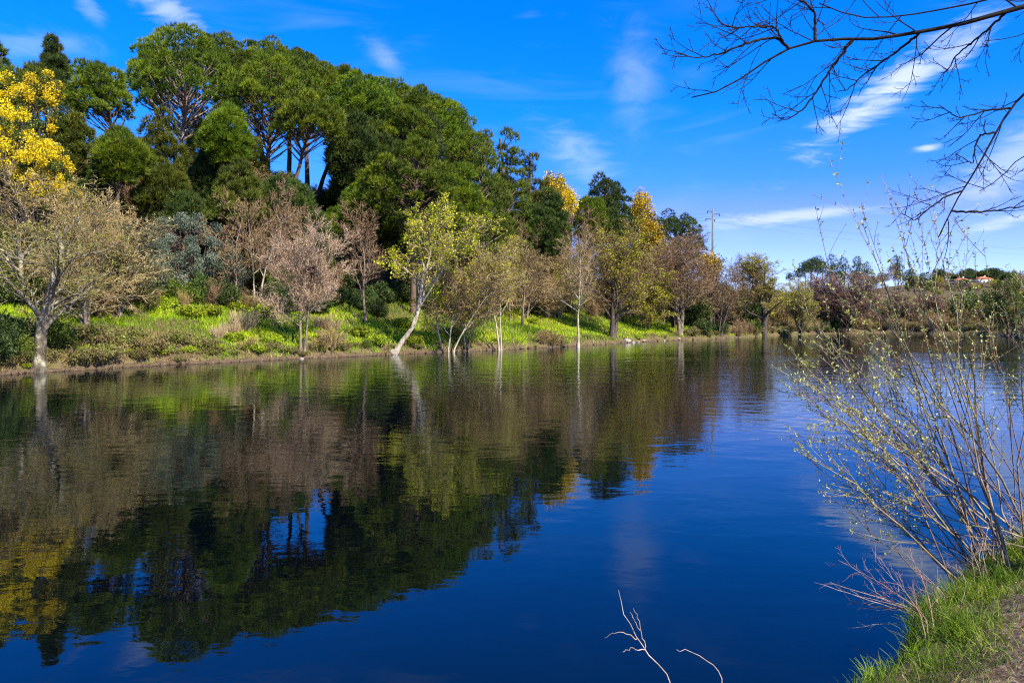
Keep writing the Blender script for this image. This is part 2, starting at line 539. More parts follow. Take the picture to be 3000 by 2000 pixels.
def poly_dist(x, y, pl):
    best = np.full(x.shape, 1e9)
    for (ax, ay), (bx, by) in zip(pl[:-1], pl[1:]):
        dx, dy = bx - ax, by - ay
        t = np.clip(((x - ax) * dx + (y - ay) * dy) / (dx * dx + dy * dy), 0, 1)
        best = np.minimum(best, np.hypot(x - ax - t * dx, y - ay - t * dy))
    return best


def inside(x, y, poly):
    c = np.zeros(x.shape, bool)
    n = len(poly)
    for i in range(n):
        (x1, y1), (x2, y2) = poly[i], poly[(i + 1) % n]
        if y1 == y2:
            continue
        c ^= ((y1 > y) != (y2 > y)) & (x < (x2 - x1) * (y - y1) / (y2 - y1) + x1)
    return c


FAR_POLY = np.vstack([FAR, [(4000, 300), (4000, 6000), (-4000, 6000), (-4000, -800)]])
NEAR_POLY = np.vstack([NEAR, [(4000, 300), (4000, -4000), (-4000, -4000), (-4000, -900)]])
RIDGE = np.array([(-150, 55, 15), (-85, 68, 15), (-52, 88, 17), (-28, 103, 17.5), (-4, 114, 15), (16, 128, 9), (34, 150, 4)], float)


def far_s(x, y):
    x, y = np.asarray(x, float), np.asarray(y, float)
    d = poly_dist(x, y, FAR)
    return np.where(inside(x, y, FAR_POLY), d, -d)


def near_s(x, y):
    x, y = np.asarray(x, float), np.asarray(y, float)
    d = poly_dist(x, y, NEAR)
    return np.where(inside(x, y, NEAR_POLY), d, -d)


def gz(x, y):
    x, y = np.broadcast_arrays(np.asarray(x, float), np.asarray(y, float))
    s, n = far_s(x, y), near_s(x, y)
    # far bank
    wob = (fbm(x, y, 2.4, 3, 4) - 0.5) * 1.5
    B = np.interp(x, [-40, 0, 20, 40, 80], [4.2, 3.4, 2.7, 1.7, 1.5])
    z = (0.30 + 0.35 * fbm(x, y, 1.7, 61)) * sstep(-0.05 + wob, 0.30 + wob, s) + (B - 0.4) * np.clip((s - 0.3) / 12.0, 0, 1) ** 0.85
    z = z + 0.5 * (fbm(x, y, 5.0, 11) - 0.5) * sstep(0.5, 5, s)
    hill = np.zeros(x.shape)
    for (ax, ay, ah), (bx, by, bh) in zip(RIDGE[:-1], RIDGE[1:]):
        dx, dy = bx - ax, by - ay
        t = np.clip(((x - ax) * dx + (y - ay) * dy) / (dx * dx + dy * dy), 0, 1)
        d = np.hypot(x - ax - t * dx, y - ay - t * dy)
        hill = np.maximum(hill, (ah + t * (bh - ah)) * np.exp(-(d / 29.0) ** 2))
    z = z + np.maximum(hill - B * 0.6, 0) * sstep(6, 30, s)
    # land farther away
    far_h = 13.0 * sstep(190, 350, y + 0.25 * x) * (0.75 + 0.5 * fbm(x, y, 160.0, 31))
    far_h = far_h + 8 * np.exp(-((x - 240) / 50) ** 2 - ((y - 400) / 60) ** 2)
    far_h = far_h + 10 * sstep(500, 1500, y)
    z = z + far_h * sstep(8, 60, s)
    # river bed
    bed = -1.6 * sstep(0.0, 4.0, np.minimum(-s, 1e3)) - 0.12
    z = np.where(s < wob - 0.05, -0.25, z)
    zf = np.where(s > -0.8, np.maximum(z, -0.3), bed)
    # near bank
    wn_ = (fbm(x, y, 0.9, 5) - 0.5) * 0.30
    rise = 0.62 * sstep(-0.12 + wn_, 0.22 + wn_, n) + 0.36 * sstep(0.15, 1.5, n) + 0.35 * sstep(1.2, 4.0, n) + 0.6 * sstep(6, 30, n)
    zn = rise - 0.12 + (fbm(x, y, 0.6, 9) - 0.5) * 0.14 * sstep(0.1, 0.6, n) + (fbm(x, y, 0.16, 19, 2) - 0.5) * 0.035
    return np.where(n > -0.4, np.maximum(zn, np.where(n > 0.3, zn, bed * sstep(0.0, 0.4, -n) + zn * (1 - sstep(0.0, 0.4, -n)))), zf)


def spaced(stops):
    out = [stops[0][0]]
    for (a, st), (b, _) in zip(stops[:-1], stops[1:]):
        n = max(1, int(round((b - a) / st)))
        out += list(a + (b - a) * (np.arange(1, n + 1) / n))
    return np.array(out)


gx = spaced([(-3000, 300), (-600, 40), (-120, 4), (-60, 0.5), (-4, 0.35), (0.5, 0.1), (7.5, 0.45), (90, 2.5), (200, 10), (600, 100), (3000, 0)])
gy = spaced([(-2000, 300), (-200, 20), (-12, 1.2), (1.0, 0.1), (9.5, 0.4), (18, 0.8), (34, 0.45), (135, 2.5), (420, 12), (900, 80), (3200, 0)])
XX, YY = np.meshgrid(gx, gy)
ZZ = gz(XX, YY)
nx_, ny_ = len(gx), len(gy)
ii = (np.arange(ny_ - 1)[:, None] * nx_ + np.arange(nx_ - 1)[None]).ravel()
tg = Geo()
tg.add(np.stack([XX, YY, ZZ], -1).reshape(-1, 3), None, np.stack([ii, ii + 1, ii + nx_ + 1, ii + nx_], -1))

m, nt = new_mat('earth_and_turf')
out = nt.nodes.new('ShaderNodeOutputMaterial')
pb = nt.nodes.new('ShaderNodeBsdfPrincipled')
pb.inputs['Roughness'].default_value = 0.95
pb.inputs['Specular IOR Level'].default_value = 0.1
geo = nt.nodes.new('ShaderNodeNewGeometry')
n1 = nt.nodes.new('ShaderNodeTexNoise')
n1.inputs['Scale'].default_value = 0.35
n1.inputs['Detail'].default_value = 8
n1.inputs['Roughness'].default_value = 0.7
nt.links.new(geo.outputs['Position'], n1.inputs['Vector'])
r1 = ramp_node(nt, [(0.36, (0.055, 0.042, 0.024)), (0.50, (0.095, 0.070, 0.036)), (0.60, (0.085, 0.085, 0.022)), (0.75, (0.10, 0.12, 0.018))])
nt.links.new(n1.outputs[0], r1.inputs[0])
n2 = nt.nodes.new('ShaderNodeTexNoise')
n2.inputs['Scale'].default_value = 14
n2.inputs['Detail'].default_value = 8
n2.inputs['Roughness'].default_value = 0.75
nt.links.new(geo.outputs['Position'], n2.inputs['Vector'])
r2 = ramp_node(nt, [(0.32, (0.05, 0.034, 0.024)), (0.48, (0.12, 0.08, 0.055)), (0.58, (0.24, 0.17, 0.125)), (0.72, (0.42, 0.33, 0.26))])
nt.links.new(n2.outputs[0], r2.inputs[0])
at = nt.nodes.new('ShaderNodeAttribute')
at.attribute_name = 'tint'
mx = nt.nodes.new('ShaderNodeMix')
mx.data_type = 'RGBA'
cin = [i for i in mx.inputs if i.type == 'RGBA']
nt.links.new(at.outputs['Fac'], mx.inputs[0])
nt.links.new(r1.outputs[0], cin[0])
nt.links.new(r2.outputs[0], cin[1])
nt.links.new([o for o in mx.outputs if o.type == 'RGBA'][0], pb.inputs['Base Color'])
bmp = nt.nodes.new('ShaderNodeBump')
bmp.inputs['Strength'].default_value = 0.7
bmp.inputs['Distance'].default_value = 0.03
nt.links.new(n2.outputs[0], bmp.inputs['Height'])
nt.links.new(bmp.outputs[0], pb.inputs['Normal'])
nt.links.new(pb.outputs[0], out.inputs['Surface'])
SS, NN = far_s(XX, YY), near_s(XX, YY)
bare = np.maximum(0.12 * sstep(1.0, 0.3, SS) * (SS > -2), (NN > -1) * np.maximum(sstep(0.35, 0.1, NN), sstep(0.6, 1.0, NN + 0.5 * (fbm(XX, YY, 0.7, 81) - 0.5) - 0.05 * np.clip(XX - 3, 0, 2) + 0.16)))
tg.c = [bare.ravel()]
setting('ground', tg.mesh('ground', m))

# ------------------------------------------------------------------ water
m, nt = new_mat('river_water')
out = nt.nodes.new('ShaderNodeOutputMaterial')
body = nt.nodes.new('ShaderNodeBsdfDiffuse')
body.inputs['Color'].default_value = (0.0004, 0.0012, 0.0022, 1)
gls = nt.nodes.new('ShaderNodeBsdfGlossy')
gls.inputs['Color'].default_value = (0.90, 0.96, 0.97, 1)
gls.inputs['Roughness'].default_value = 0.012
frs = nt.nodes.new('ShaderNodeFresnel')
frs.inputs['IOR'].default_value = 1.42
geo = nt.nodes.new('ShaderNodeNewGeometry')


def wave(scale, stretch, detail, rotz=0.0):
    mp = nt.nodes.new('ShaderNodeMapping')
    mp.inputs['Scale'].default_value = stretch
    mp.inputs['Rotation'].default_value = (0, 0, rotz)
    nt.links.new(geo.outputs['Position'], mp.inputs[0])
    n = nt.nodes.new('ShaderNodeTexNoise')
    n.inputs['Scale'].default_value = scale
    n.inputs['Detail'].default_value = detail
    n.inputs['Roughness'].default_value = 0.5
    n.inputs['Distortion'].default_value = 0.3
    nt.links.new(mp.outputs[0], n.inputs['Vector'])
    return n.outputs[0]


def nmath(op, a, b):
    n = nt.nodes.new('ShaderNodeMath')
    n.operation = op
    for i, x in enumerate((a, b)):
        if isinstance(x, (int, float)):
            n.inputs[i].default_value = x
        else:
            nt.links.new(x, n.inputs[i])
    return n.outputs[0]


calm = wave(0.045, (1, 1.6, 1), 3, 0.4)
cr = nt.nodes.new('ShaderNodeMapRange')
cr.inputs['From Min'].default_value = 0.38
cr.inputs['From Max'].default_value = 0.62
cr.inputs['To Min'].default_value = 0.5
cr.inputs['To Max'].default_value = 1.25
nt.links.new(calm, cr.inputs['Value'])
# breeze reaches the open middle of the river; the lee of the near bank lies still
sp = nt.nodes.new('ShaderNodeSeparateXYZ')
nt.links.new(geo.outputs['Position'], sp.inputs[0])
lee = nt.nodes.new('ShaderNodeMapRange')
lee.inputs['From Min'].default_value = 8
lee.inputs['From Max'].default_value = 32
lee.inputs['To Min'].default_value = 0.25
lee.inputs['To Max'].default_value = 1.0
nt.links.new(sp.outputs[1], lee.inputs['Value'])
h = nmath('ADD', nmath('MULTIPLY', wave(0.9, (0.75, 1.25, 1), 2, 0.5), 0.022), nmath('MULTIPLY', wave(3.4, (0.7, 1.3, 1), 3, 0.3), 0.0062))
h = nmath('MULTIPLY', h, nmath('MULTIPLY', cr.outputs[0], lee.outputs[0]))
bmp = nt.nodes.new('ShaderNodeBump')
bmp.inputs['Strength'].default_value = 1.0
bmp.inputs['Distance'].default_value = 1.0
nt.links.new(h, bmp.inputs['Height'])
for nd in (gls, frs):
    nt.links.new(bmp.outputs[0], nd.inputs['Normal'])
wmx = nt.nodes.new('ShaderNodeMixShader')
nt.links.new(frs.outputs[0], wmx.inputs[0])
nt.links.new(body.outputs[0], wmx.inputs[1])
nt.links.new(gls.outputs[0], wmx.inputs[2])
nt.links.new(wmx.outputs[0], out.inputs['Surface'])
wg = Geo()
wg.add([(-2500, -1500, 0), (2500, -1500, 0), (2500, 400, 0), (-2500, 400, 0)], None, [(0, 1, 2, 3)])
setting('river_water', wg.mesh('river_water', m))


# ------------------------------------------------------------------ placing things from the plan
def ray_xy(px, y):
    return (px - 1500.0) / F * y


def ray_z(py, y):
    return EYE - (py - HOR) / F * y


def hit(px, py, y0=30.0, y1=260.0):
    """first point where the sight line through the pixel meets the far land (used to survey the plan)"""
    ys = np.linspace(y0, y1, 2600)
    xs = ray_xy(px, ys)
    zs = ray_z(py, ys)
    g = np.maximum(gz(xs, ys), 0.02)
    k = np.argmax(zs <= g)
    if zs[k] > g[k]:
        k = len(ys) - 1
    return float(xs[k]), float(ys[k]), float(max(gz(xs[k:k + 1], ys[k:k + 1])[0], -0.05))


def at_s(px, s_t, y0=36.0, y1=170.0):
    ys = np.linspace(y0, y1, 1400)
    xs = ray_xy(px, ys)
    k = int(np.argmax(far_s(xs, ys) > s_t))
    return float(xs[k]), float(ys[k])


def zat(x, y):
    return float(gz(np.array([x]), np.array([y]))[0])


# ------------------------------------------------------------------ tree builders
def lump_tufts(g, C, rl, rng, per, L, w, blades, zlow=-0.45):
    """bough clumps: evenly spaced brushes of needles standing out from each clump, dark gaps between them"""
    n = len(C)
    m = max(16, int(per * 0.52))
    i = np.arange(m) + 0.5
    zf_ = 1 - 2 * i / m
    ph = i * 2.399963
    base = np.stack([np.sqrt(1 - zf_ ** 2) * np.cos(ph), np.sqrt(1 - zf_ ** 2) * np.sin(ph), zf_], -1)
    base = base[zf_ > zlow]
    m = len(base)
    rot = rng.random(n) * 6.28
    cr_, sr_ = np.cos(rot)[:, None], np.sin(rot)[:, None]
    d = np.stack([base[None, :, 0] * cr_ - base[None, :, 1] * sr_, base[None, :, 0] * sr_ + base[None, :, 1] * cr_, np.broadcast_to(base[None, :, 2], (n, m))], -1)
    d = unit(d + rng.normal(0, 0.12, d.shape)).reshape(-1, 3)
    lid = np.repeat(np.arange(n), m)
    p = C[lid] + d * (rl[lid] * rng.uniform(0.62, 0.92, len(lid)))[:, None] * np.array([1, 1, 0.85])
    ok = np.ones(len(p), bool)
    for k in range(n):
        ok &= ~((np.linalg.norm(p - C[k], axis=1) < rl[k] * 0.66) & (lid != k))
    p, d, lid = p[ok], d[ok], lid[ok]
    tt = np.clip(0.46 + rng.normal(0, 0.20, n)[lid] + rng.normal(0, 0.15, len(p)), 0, 1)
    ax = unit(d * 0.8 + np.array([0, 0, 0.75]) + rng.normal(size=p.shape) * 0.15)
    P = np.repeat(p, blades, 0)
    D = unit(np.repeat(ax, blades, 0) + rng.normal(size=P.shape) * 0.42)
    LL = L * rng.uniform(0.6, 1.2, len(P)) * np.repeat(rng.uniform(0.75, 1.2, len(p)), blades)
    spikes(g, P, D, LL, np.full(len(P), w), rng, np.clip(np.repeat(tt, blades) + rng.normal(0, 0.08, len(P)), 0, 1))


def spread_pts(rng, n, make, tries=12):
    pts = [make()]
    for _ in range(n - 1):
        cand = [make() for _ in range(tries)]
        arr = np.array(pts)
        pts.append(max(cand, key=lambda c: np.min(np.sum((arr - c) ** 2, 1))))
    return np.array(pts)


def curve_to(rng, A, B, K, sag, wob):
    """curved paths from A (N,3) to B (N,3) that leave flat and rise"""
    t = np.linspace(0, 1, K)[None, :, None]
    mid = (A + B) / 2 + np.array([0, 0, 1.0]) * sag + rng.normal(size=A.shape) * wob
    return (1 - t) ** 2 * A[:, None] + 2 * t * (1 - t) * mid[:, None] + t ** 2 * B[:, None]


def pine(seed, H, cw, ch, style='umbrella', bend=None, r0=None, per=120, lump=1.0, mat='stone_pine', bark='pine_bark', tl=0.40, nl=None, low=0.0):
    rng = np.random.default_rng(seed)
    r0 = r0 or 0.016 * H + 0.05
    zc = H - ch
    a = cw / 2
    lob = unit(rng.normal(size=(7, 3)) + np.array([0, 0, 0.25]))

    def lobed(d):
        return 0.74 + 0.30 * max(0.0, float(np.max(lob @ d))) ** 5 + 0.05 * rng.normal()

    if style == 'umbrella':
        def mk():
            d = unit(rng.normal(size=3))
            d[2] = abs(d[2]) * 1.0 - 0.22 * rng.random() ** 2
            k = 0.62 + 0.36 * rng.random() ** 0.6
            return np.array([d[0] * (a - lump * 0.7) * k, d[1] * (a - lump * 0.7) * k, zc + (ch - lump * 0.8) * d[2] * k])
        n = nl or int(np.clip(2.3 * a * (a * 0.5 + ch * 0.5) / lump ** 2, 14, 80))
    elif style == 'round':
        def mk():
            d = unit(rng.normal(size=3))
            k = (0.62 + 0.38 * rng.random() ** 0.5) * lobed(d) * 1.06
            taper_ = 1.0 - 0.30 * abs(d[2]) ** 1.5
            return np.array([d[0] * (a - lump * .7) * k * taper_, d[1] * (a - lump * .7) * k * taper_, H - ch / 2 + (ch / 2 - lump * .7) * d[2] * k])
        n = nl or int(np.clip(2.4 * a * ch / lump ** 2, 16, 95))
    else:                                           # ragged, tapering upwards
        def mk():
            f = rng.random() ** 0.8
            rr = (1 - f) ** 0.7 * a * rng.uniform(0.35, 1.0) + 0.15
            ph = rng.random() * 6.28
            return np.array([rr * math.cos(ph), rr * math.sin(ph), H - ch + ch * f - lump * 0.4])
        n = nl or int(np.clip(1.6 * a * ch / lump ** 2, 12, 70))
    C = spread_pts(rng, n, mk)
    rl = lump * rng.uniform(0.7, 1.2, n)
    cg, tr = Geo(), Geo()
    lump_tufts(cg, C, rl, rng, per, tl * 1.25, 0.07, 14)
    # trunk
    K = 9
    top = H * 0.93 if style != 'umbrella' else zc + ch * 0.35
    tz = np.linspace(0, top, K)
    P = np.stack([np.cumsum(rng.normal(0, 0.012 * H, K)) * np.linspace(0, 1, K), np.cumsum(rng.normal(0, 0.012 * H, K)) * np.linspace(0, 1, K), tz], -1)
    P[0] = (0, 0, -0.6)
    tubes(tr, P[None], taper(np.array([r0]), K, 0.3), 8)
    # limbs
    zl = np.clip(C[:, 2] - rng.uniform(0.25, 0.55, n) * (ch if style == 'umbrella' else ch * 0.25) - 0.15 * np.hypot(C[:, 0], C[:, 1]), H * 0.22, top * 0.98)
    A = np.stack([np.interp(zl, P[:, 2], P[:, 0]), np.interp(zl, P[:, 2], P[:, 1]), zl], -1)
    LP = curve_to(rng, A, C, 6, -0.06 * cw if style == 'umbrella' else 0.1, 0.03 * cw)
    Rl = r0 * rng.uniform(0.16, 0.40, n)
    tubes(tr, LP, taper(Rl, 6, 0.25), 5)
    P2, R2, L2 = branch_out(LP, Rl * 0.6, np.full(n, cw * 0.2), 3, 0.35, 1.0, 45, 0.7, 4, rng, 0.15, 0.1)
    tubes(tr, P2, taper(np.maximum(R2 * 0.7, 0.012), 4, 0.4), 3)
    # dead snags below the crown
    zs = rng.uniform(H * 0.2, max(zc, H * 0.35), 10)
    A = np.stack([np.interp(zs, P[:, 2], P[:, 0]), np.interp(zs, P[:, 2], P[:, 1]), zs], -1)
    ph = rng.random(10) * 6.28
    B = A + np.stack([np.cos(ph), np.sin(ph), rng.uniform(-0.2, 0.5, 10)], -1) * rng.uniform(0.8, 2.2, (10, 1))
    tubes(tr, curve_to(rng, A, B, 4, 0.1, 0.15), taper(np.full(10, 0.03), 4, 0.3), 3)
    if bend is not None:
        bz = np.array([b[0] for b in bend]) * H
        bx = np.array([b[1] for b in bend])
        by = np.array([b[2] for b in bend])

        def bf(v):
            v = v.copy()
            v[:, 0] += np.interp(v[:, 2], bz, bx)
            v[:, 1] += np.interp(v[:, 2], bz, by)
            return v
        cg.apply(bf)
        tr.apply(bf)
    return tr.mesh('trunk', M[bark]), cg.mesh('crown', M[mat])


def broadleaf(seed, H, W, first=0.25, nl=(12, 8, 7, 5), ang=(48, 42, 40), up=(0.06, 0.05, 0.03), r0=0.16, stems=1, stem_spread=0.4,
              twig_w=0.036, leaf=None, leaf_n=0, leaf_size=0.14, bend=None, bark='bark', twig='brown_twig', wander=0.14, droop=0.0, flare=0.8, lim=0.45, leaf_low=0.0, shrink=0.4):
    rng = np.random.default_rng(seed)
    K = 9
    S = []
    for s in range(stems):
        ph = s * 2.4 + rng.random()
        off = np.array([math.cos(ph), math.sin(ph)]) * (stem_spread if stems > 1 else 0)
        P = np.zeros((K, 3))
        P[:, 2] = np.linspace(-0.5, H * 0.80 * (rng.uniform(0.8, 1) if s else 1), K)
        tt = np.linspace(0, 1, K)
        P[:, :2] = off * 0.35 + np.outer(tt ** 1.3, off * 2.4) + np.cumsum(rng.normal(0, 0.014 * H, (K, 2)), 0) * tt[:, None]
        S.append(P)
    S = np.stack(S)
    Rs = np.full(stems, r0) * (rng.uniform(0.7, 1, stems) if stems > 1 else 1)
    P1, R1, L1 = branch_out(S, Rs, np.full(stems, H), nl[0], first, 1.0, ang[0], lim, 7, rng, wander, up[0], 0.15, shrink=shrink)
    P2, R2, L2 = branch_out(P1, R1, L1, nl[1], 0.18, 1.0, ang[1], 0.55, 5, rng, wander, up[1] - droop * 0.5, 0.05)
    P3, R3, L3 = branch_out(P2, R2, L2, nl[2], 0.15, 1.0, ang[2], 0.6, 4, rng, wander, up[2] - droop)
    P4, R4, L4 = branch_out(P3, R3, L3, nl[3], 0.1, 1.0, 38, 0.65, 3, rng, wander, up[2] - droop)
    tr, cg = Geo(), Geo()
    prof = np.linspace(1, 0.18, K)
    prof[0] *= 1.5
    prof[1] *= 1.12
    tubes(tr, S, Rs[:, None] * prof[None], 9)
    tubes(tr, P1, taper(np.maximum(R1, 0.02), 7, 0.2), 6)
    tubes(tr, P2, taper(np.maximum(R2 * 0.8, 0.012), 5, 0.3), 4)
    ribbons(cg, P3, np.full(len(P3), twig_w * 1.35), rng, np.clip(rng.normal(0.5, 0.2, len(P3)), 0, 1))
    ribbons(cg, P4, np.full(len(P4), twig_w), rng, np.clip(rng.normal(0.55, 0.22, len(P4)), 0, 1))
    geos = [tr, cg]
    if leaf:
        lg = Geo()
        src = np.concatenate([P3[:, 1:].reshape(-1, 3), P4.reshape(-1, 3)])
        src = src[rng.integers(0, len(src), leaf_n)] + rng.normal(0, 0.08, (leaf_n, 3))
        if leaf_low:
            keep = rng.random(len(src)) < np.clip(1.3 - leaf_low * (src[:, 2] / H), 0, 1)
            src = src[keep]
        pt = fbm(src[:, 0] + src[:, 2] * 0.7, src[:, 1] + src[:, 2], 1.2, seed)
        leaves(lg, src, leaf_size * rng.uniform(0.6, 1.3, len(src)), rng, np.clip(pt + rng.normal(0, 0.2, len(src)), 0, 1))
        geos.append(lg)
    # fit to the wanted size
    v = cg.verts()
    sz = H / np.percentile(v[:, 2], 99.7)
    wx = W / (np.percentile(v[:, 0], 98.5) - np.percentile(v[:, 0], 1.5))
    wy = W / (np.percentile(v[:, 1], 98.5) - np.percentile(v[:, 1], 1.5))

    def fit(a):
        a = a.copy()
        f = np.clip(a[:, 2:3] / (H * 0.25), 0, 1)
        a[:, :2] *= 1 + (np.array([wx, wy]) - 1) * f
        a[:, 2] *= sz
        if bend is not None:
            bz = np.array([b[0] for b in bend]) * H
            a[:, 0] += np.interp(a[:, 2], bz, [b[1] for b in bend])
            a[:, 1] += np.interp(a[:, 2], bz, [b[2] for b in bend])
        return a
    for gg in geos:
        gg.apply(fit)
    res = [('trunk', tr.mesh('trunk', M[bark])), ('crown', cg.mesh('crown', M[twig]))]
    if leaf:
        res.append(('foliage', lg.mesh('foliage', M[leaf])))
    return res


def leafy(seed, H, W, mat, n_leaf=9000, size=0.16, lump=0.6, nl=26, aspect=0.4, base=0.12, bark='dark_bark', tint_patch=None, stems=5, flat=1.0, up=0.3):
    """dense leafy shrub or small tree: stems, and leaves through lumpy clumps"""
    rng = np.random.default_rng(seed)

    def mk():
        d = unit(rng.normal(size=3))
        k = rng.uniform(0.45, 1.0) ** 0.6
        zz = H * (0.5 + base / 2) + (H * (1 - base) / 2 - lump * 0.6) * d[2] * k
        return np.array([d[0] * (W / 2 - lump * .6) * k, d[1] * (W / 2 - lump * .6) * k, zz])
    C = spread_pts(rng, nl, mk, 8)
    rl = lump * rng.uniform(0.7, 1.3, nl)
    lid = rng.integers(0, nl, n_leaf)
    d = unit(rng.normal(size=(n_leaf, 3)))
    p = C[lid] + d * (rl[lid] * rng.random(n_leaf) ** 0.4)[:, None]
    p[:, 2] = np.maximum(p[:, 2], 0.05)
    lt = rng.normal(0, 0.15, nl) if tint_patch is None else tint_patch(rng, C)
    tt = np.clip(0.5 + lt[lid] + rng.normal(0, 0.17, n_leaf), 0, 1)
    cg, tr = Geo(), Geo()
    leaves(cg, p, size * rng.uniform(0.6, 1.35, n_leaf), rng, tt, aspect, up)
    A = np.zeros((nl, 3))
    A[:, :2] = rng.normal(0, 0.04 * W, (nl, 2))
    A[:, 2] = -0.2
    LP = curve_to(rng, A, C, 6, -0.05 * H, 0.05 * W)
    LP[:, 0, 2] = -0.3
    tubes(tr, LP, taper(np.full(nl, 0.018 + 0.007 * H), 6, 0.25), 5)
    return [('stems', tr.mesh('stems', M[bark])), ('foliage', cg.mesh('foliage', M[mat]))]


def wispy(seed, H, W, mat, n=1500, bark='bark', spread=38, twig_w=0.026, leaf=None, leaf_n=0, leaf_size=0.1):
    """many thin upright shoots from one base"""
    rng = np.random.default_rng(seed)
    ns = 16
    ph = rng.random(ns) * 6.28
    tilt = R(spread) * rng.random(ns) ** 0.7
    d = np.stack([np.cos(ph) * np.sin(tilt), np.sin(ph) * np.sin(tilt), np.cos(tilt)], -1)
    K = 6
    p = np.stack([np.cos(ph), np.sin(ph), np.zeros(ns)], -1) * W * 0.05
    p[:, 2] = -0.15
    pts = [p]
    L = H * rng.uniform(0.65, 0.95, ns)
    for k in range(K - 1):
        d = unit(d + rng.normal(size=d.shape) * 0.10)
        pts.append(pts[-1] + d * (L / (K - 1))[:, None])
    S = np.stack(pts, 1)
    Rs = np.full(ns, 0.02 + 0.004 * H)
    P2, R2, L2 = branch_out(S, Rs, L, 9, 0.12, 1, 35, 0.5, 4, rng, 0.14, 0.06)
    c = max(2, int(n / len(P2)))
    P3, R3, L3 = branch_out(P2, R2, L2, c, 0.05, 1, 36, 0.7, 3, rng, 0.14, 0.04)
    tr, cg = Geo(), Geo()
    tubes(tr, S, taper(Rs, K, 0.3), 4)
    ribbons(cg, P2, np.full(len(P2), twig_w * 1.3), rng, np.clip(rng.normal(0.45, 0.2, len(P2)), 0, 1))
    ribbons(cg, P3, np.full(len(P3), twig_w), rng, np.clip(rng.normal(0.55, 0.22, len(P3)), 0, 1))
    geos = [('stems', tr, bark), ('crown', cg, mat)]
    if leaf:
        lg = Geo()
        src = P3.reshape(-1, 3)
        src = src[rng.integers(0, len(src), leaf_n)] + rng.normal(0, 0.05, (leaf_n, 3))
        leaves(lg, src, leaf_size * rng.uniform(0.6, 1.3, leaf_n), rng, np.clip(rng.normal(0.5, 0.22, leaf_n), 0, 1))
        geos.append(('foliage', lg, leaf))
    v = cg.verts()
    sz = H / np.percentile(v[:, 2], 99.5)
    wx = W / (np.percentile(v[:, 0], 99) - np.percentile(v[:, 0], 1))
    for _, gg, _m in geos:
        gg.apply(lambda a: a * np.array([wx, wx, sz]))
    return [(n_, gg.mesh(n_, M[mm])) for n_, gg, mm in geos]


def plant(name, label, cat, parts, loc, rz=0.0, scale=(1, 1, 1), group=None):
    t = thing(name, label, cat, loc, rz, scale, group)
    for n_, me in parts:
        part(n_, me, t)
    return t

# ------------------------------------------------------------------ landmarks used to say which bush or tree is meant
LANDMARKS = [(60, 50, 'the lichen-covered riverside tree'), (250, 54, 'the tan willow behind the lichen tree'), (40, 64, 'the brightest yellow mimosa'), (345, 64, 'the young bushy pine'), (285, 74, 'the leaning pine'), (545, 58, 'the tall grey-green olive'),
             (532, 82, 'the tallest umbrella pine'), (660, 72, 'the young bright pine'), (755, 60, 'the slim white birch'), (890, 53, 'the pale pink willow'), (790, 84, 'the many-limbed umbrella pine'), (925, 88, 'the leaning trunks at the sky gap'),
             (1073, 68, 'the slender dark-stemmed tree'), (1160, 63, 'the leaning alder'), (1210, 76, 'the large dense round pine'), (1330, 68, 'the slanting twin-stemmed willow'), (1200, 98, 'the ridge pines above the round pine'), (1466, 70, 'the pair of thin saplings'),
             (1420, 86, 'the ragged pale-trunked pine'), (1500, 90, 'the tallest ragged pine'), (1640, 84, 'the oak with white limbs'), (1693, 76, 'the bent-footed birch'), (1620, 99, 'the golden skyline mimosa'), (1795, 92, 'the dark-trunked poplar'),
             (1770, 112, 'the two pines between the mimosas'), (1880, 116, 'the tall golden mimosa'), (1993, 102, 'the double-trunked brown tree'), (1970, 125, 'the last umbrella pine'), (2110, 108, 'the brown tree leaning over the water'), (2088, 138, 'the power pole'),
             (2240, 124, 'the upright oak at the water'), (2345, 132, 'the narrow green willow'), (2470, 150, 'the wide purple-brown willow'), (2690, 152, 'the purple willow behind the foreground bush'), (2960, 112, 'the dark leafy tree behind the bush'),
             (2370, 300, 'the clump of skyline pines'), (2500, 320, 'the lone pines on the skyline'), (2630, 330, 'the twin slim skyline pines'), (2815, 372, 'the low orange roof'), (2880, 370, 'the cream house'), (2930, 385, 'the big round skyline tree'),
             (2300, 200, 'the hollow behind the upright oak'), (2550, 220, 'the slope behind the purple willows'), (2750, 230, 'the slope below the orange roofs'), (2950, 230, 'the slope below the cream house'), (2850, 130, 'the reedy downstream shore')]
LM_XY = np.array([(ray_xy(a, b), b) for a, b, _ in LANDMARKS])


def near_what(x, y):
    return LANDMARKS[int(np.argmin((LM_XY[:, 0] - x) ** 2 + (LM_XY[:, 1] - y) ** 2))][2]


# ================================================================== the wooded far bank
def put_pine(style, px, top, Y, wpx, hpx, base, label, seed, mat='stone_pine', bark='pine_bark', per=120, lump=1.0, tl=0.40, name='stone_pine'):
    x = ray_xy(base, Y)
    z = zat(x, Y)
    H = ray_z(top, Y) - z
    k = Y / F
    dx = (px - base) * k
    ch = min(hpx * k, H * 0.93)
    bend = [(0, 0, 0), (0.25, dx * 0.22, 0), (0.5, dx * 0.62, 0), (0.75, dx, 0), (1.2, dx, 0)] if abs(dx) > 0.3 else None
    tr, cr_ = pine(seed, H, wpx * k, ch, style, bend, None, per, lump, mat, bark, tl)
    plant(name, label, 'pine', [('trunk', tr), ('crown', cr_)], (x, Y, z))


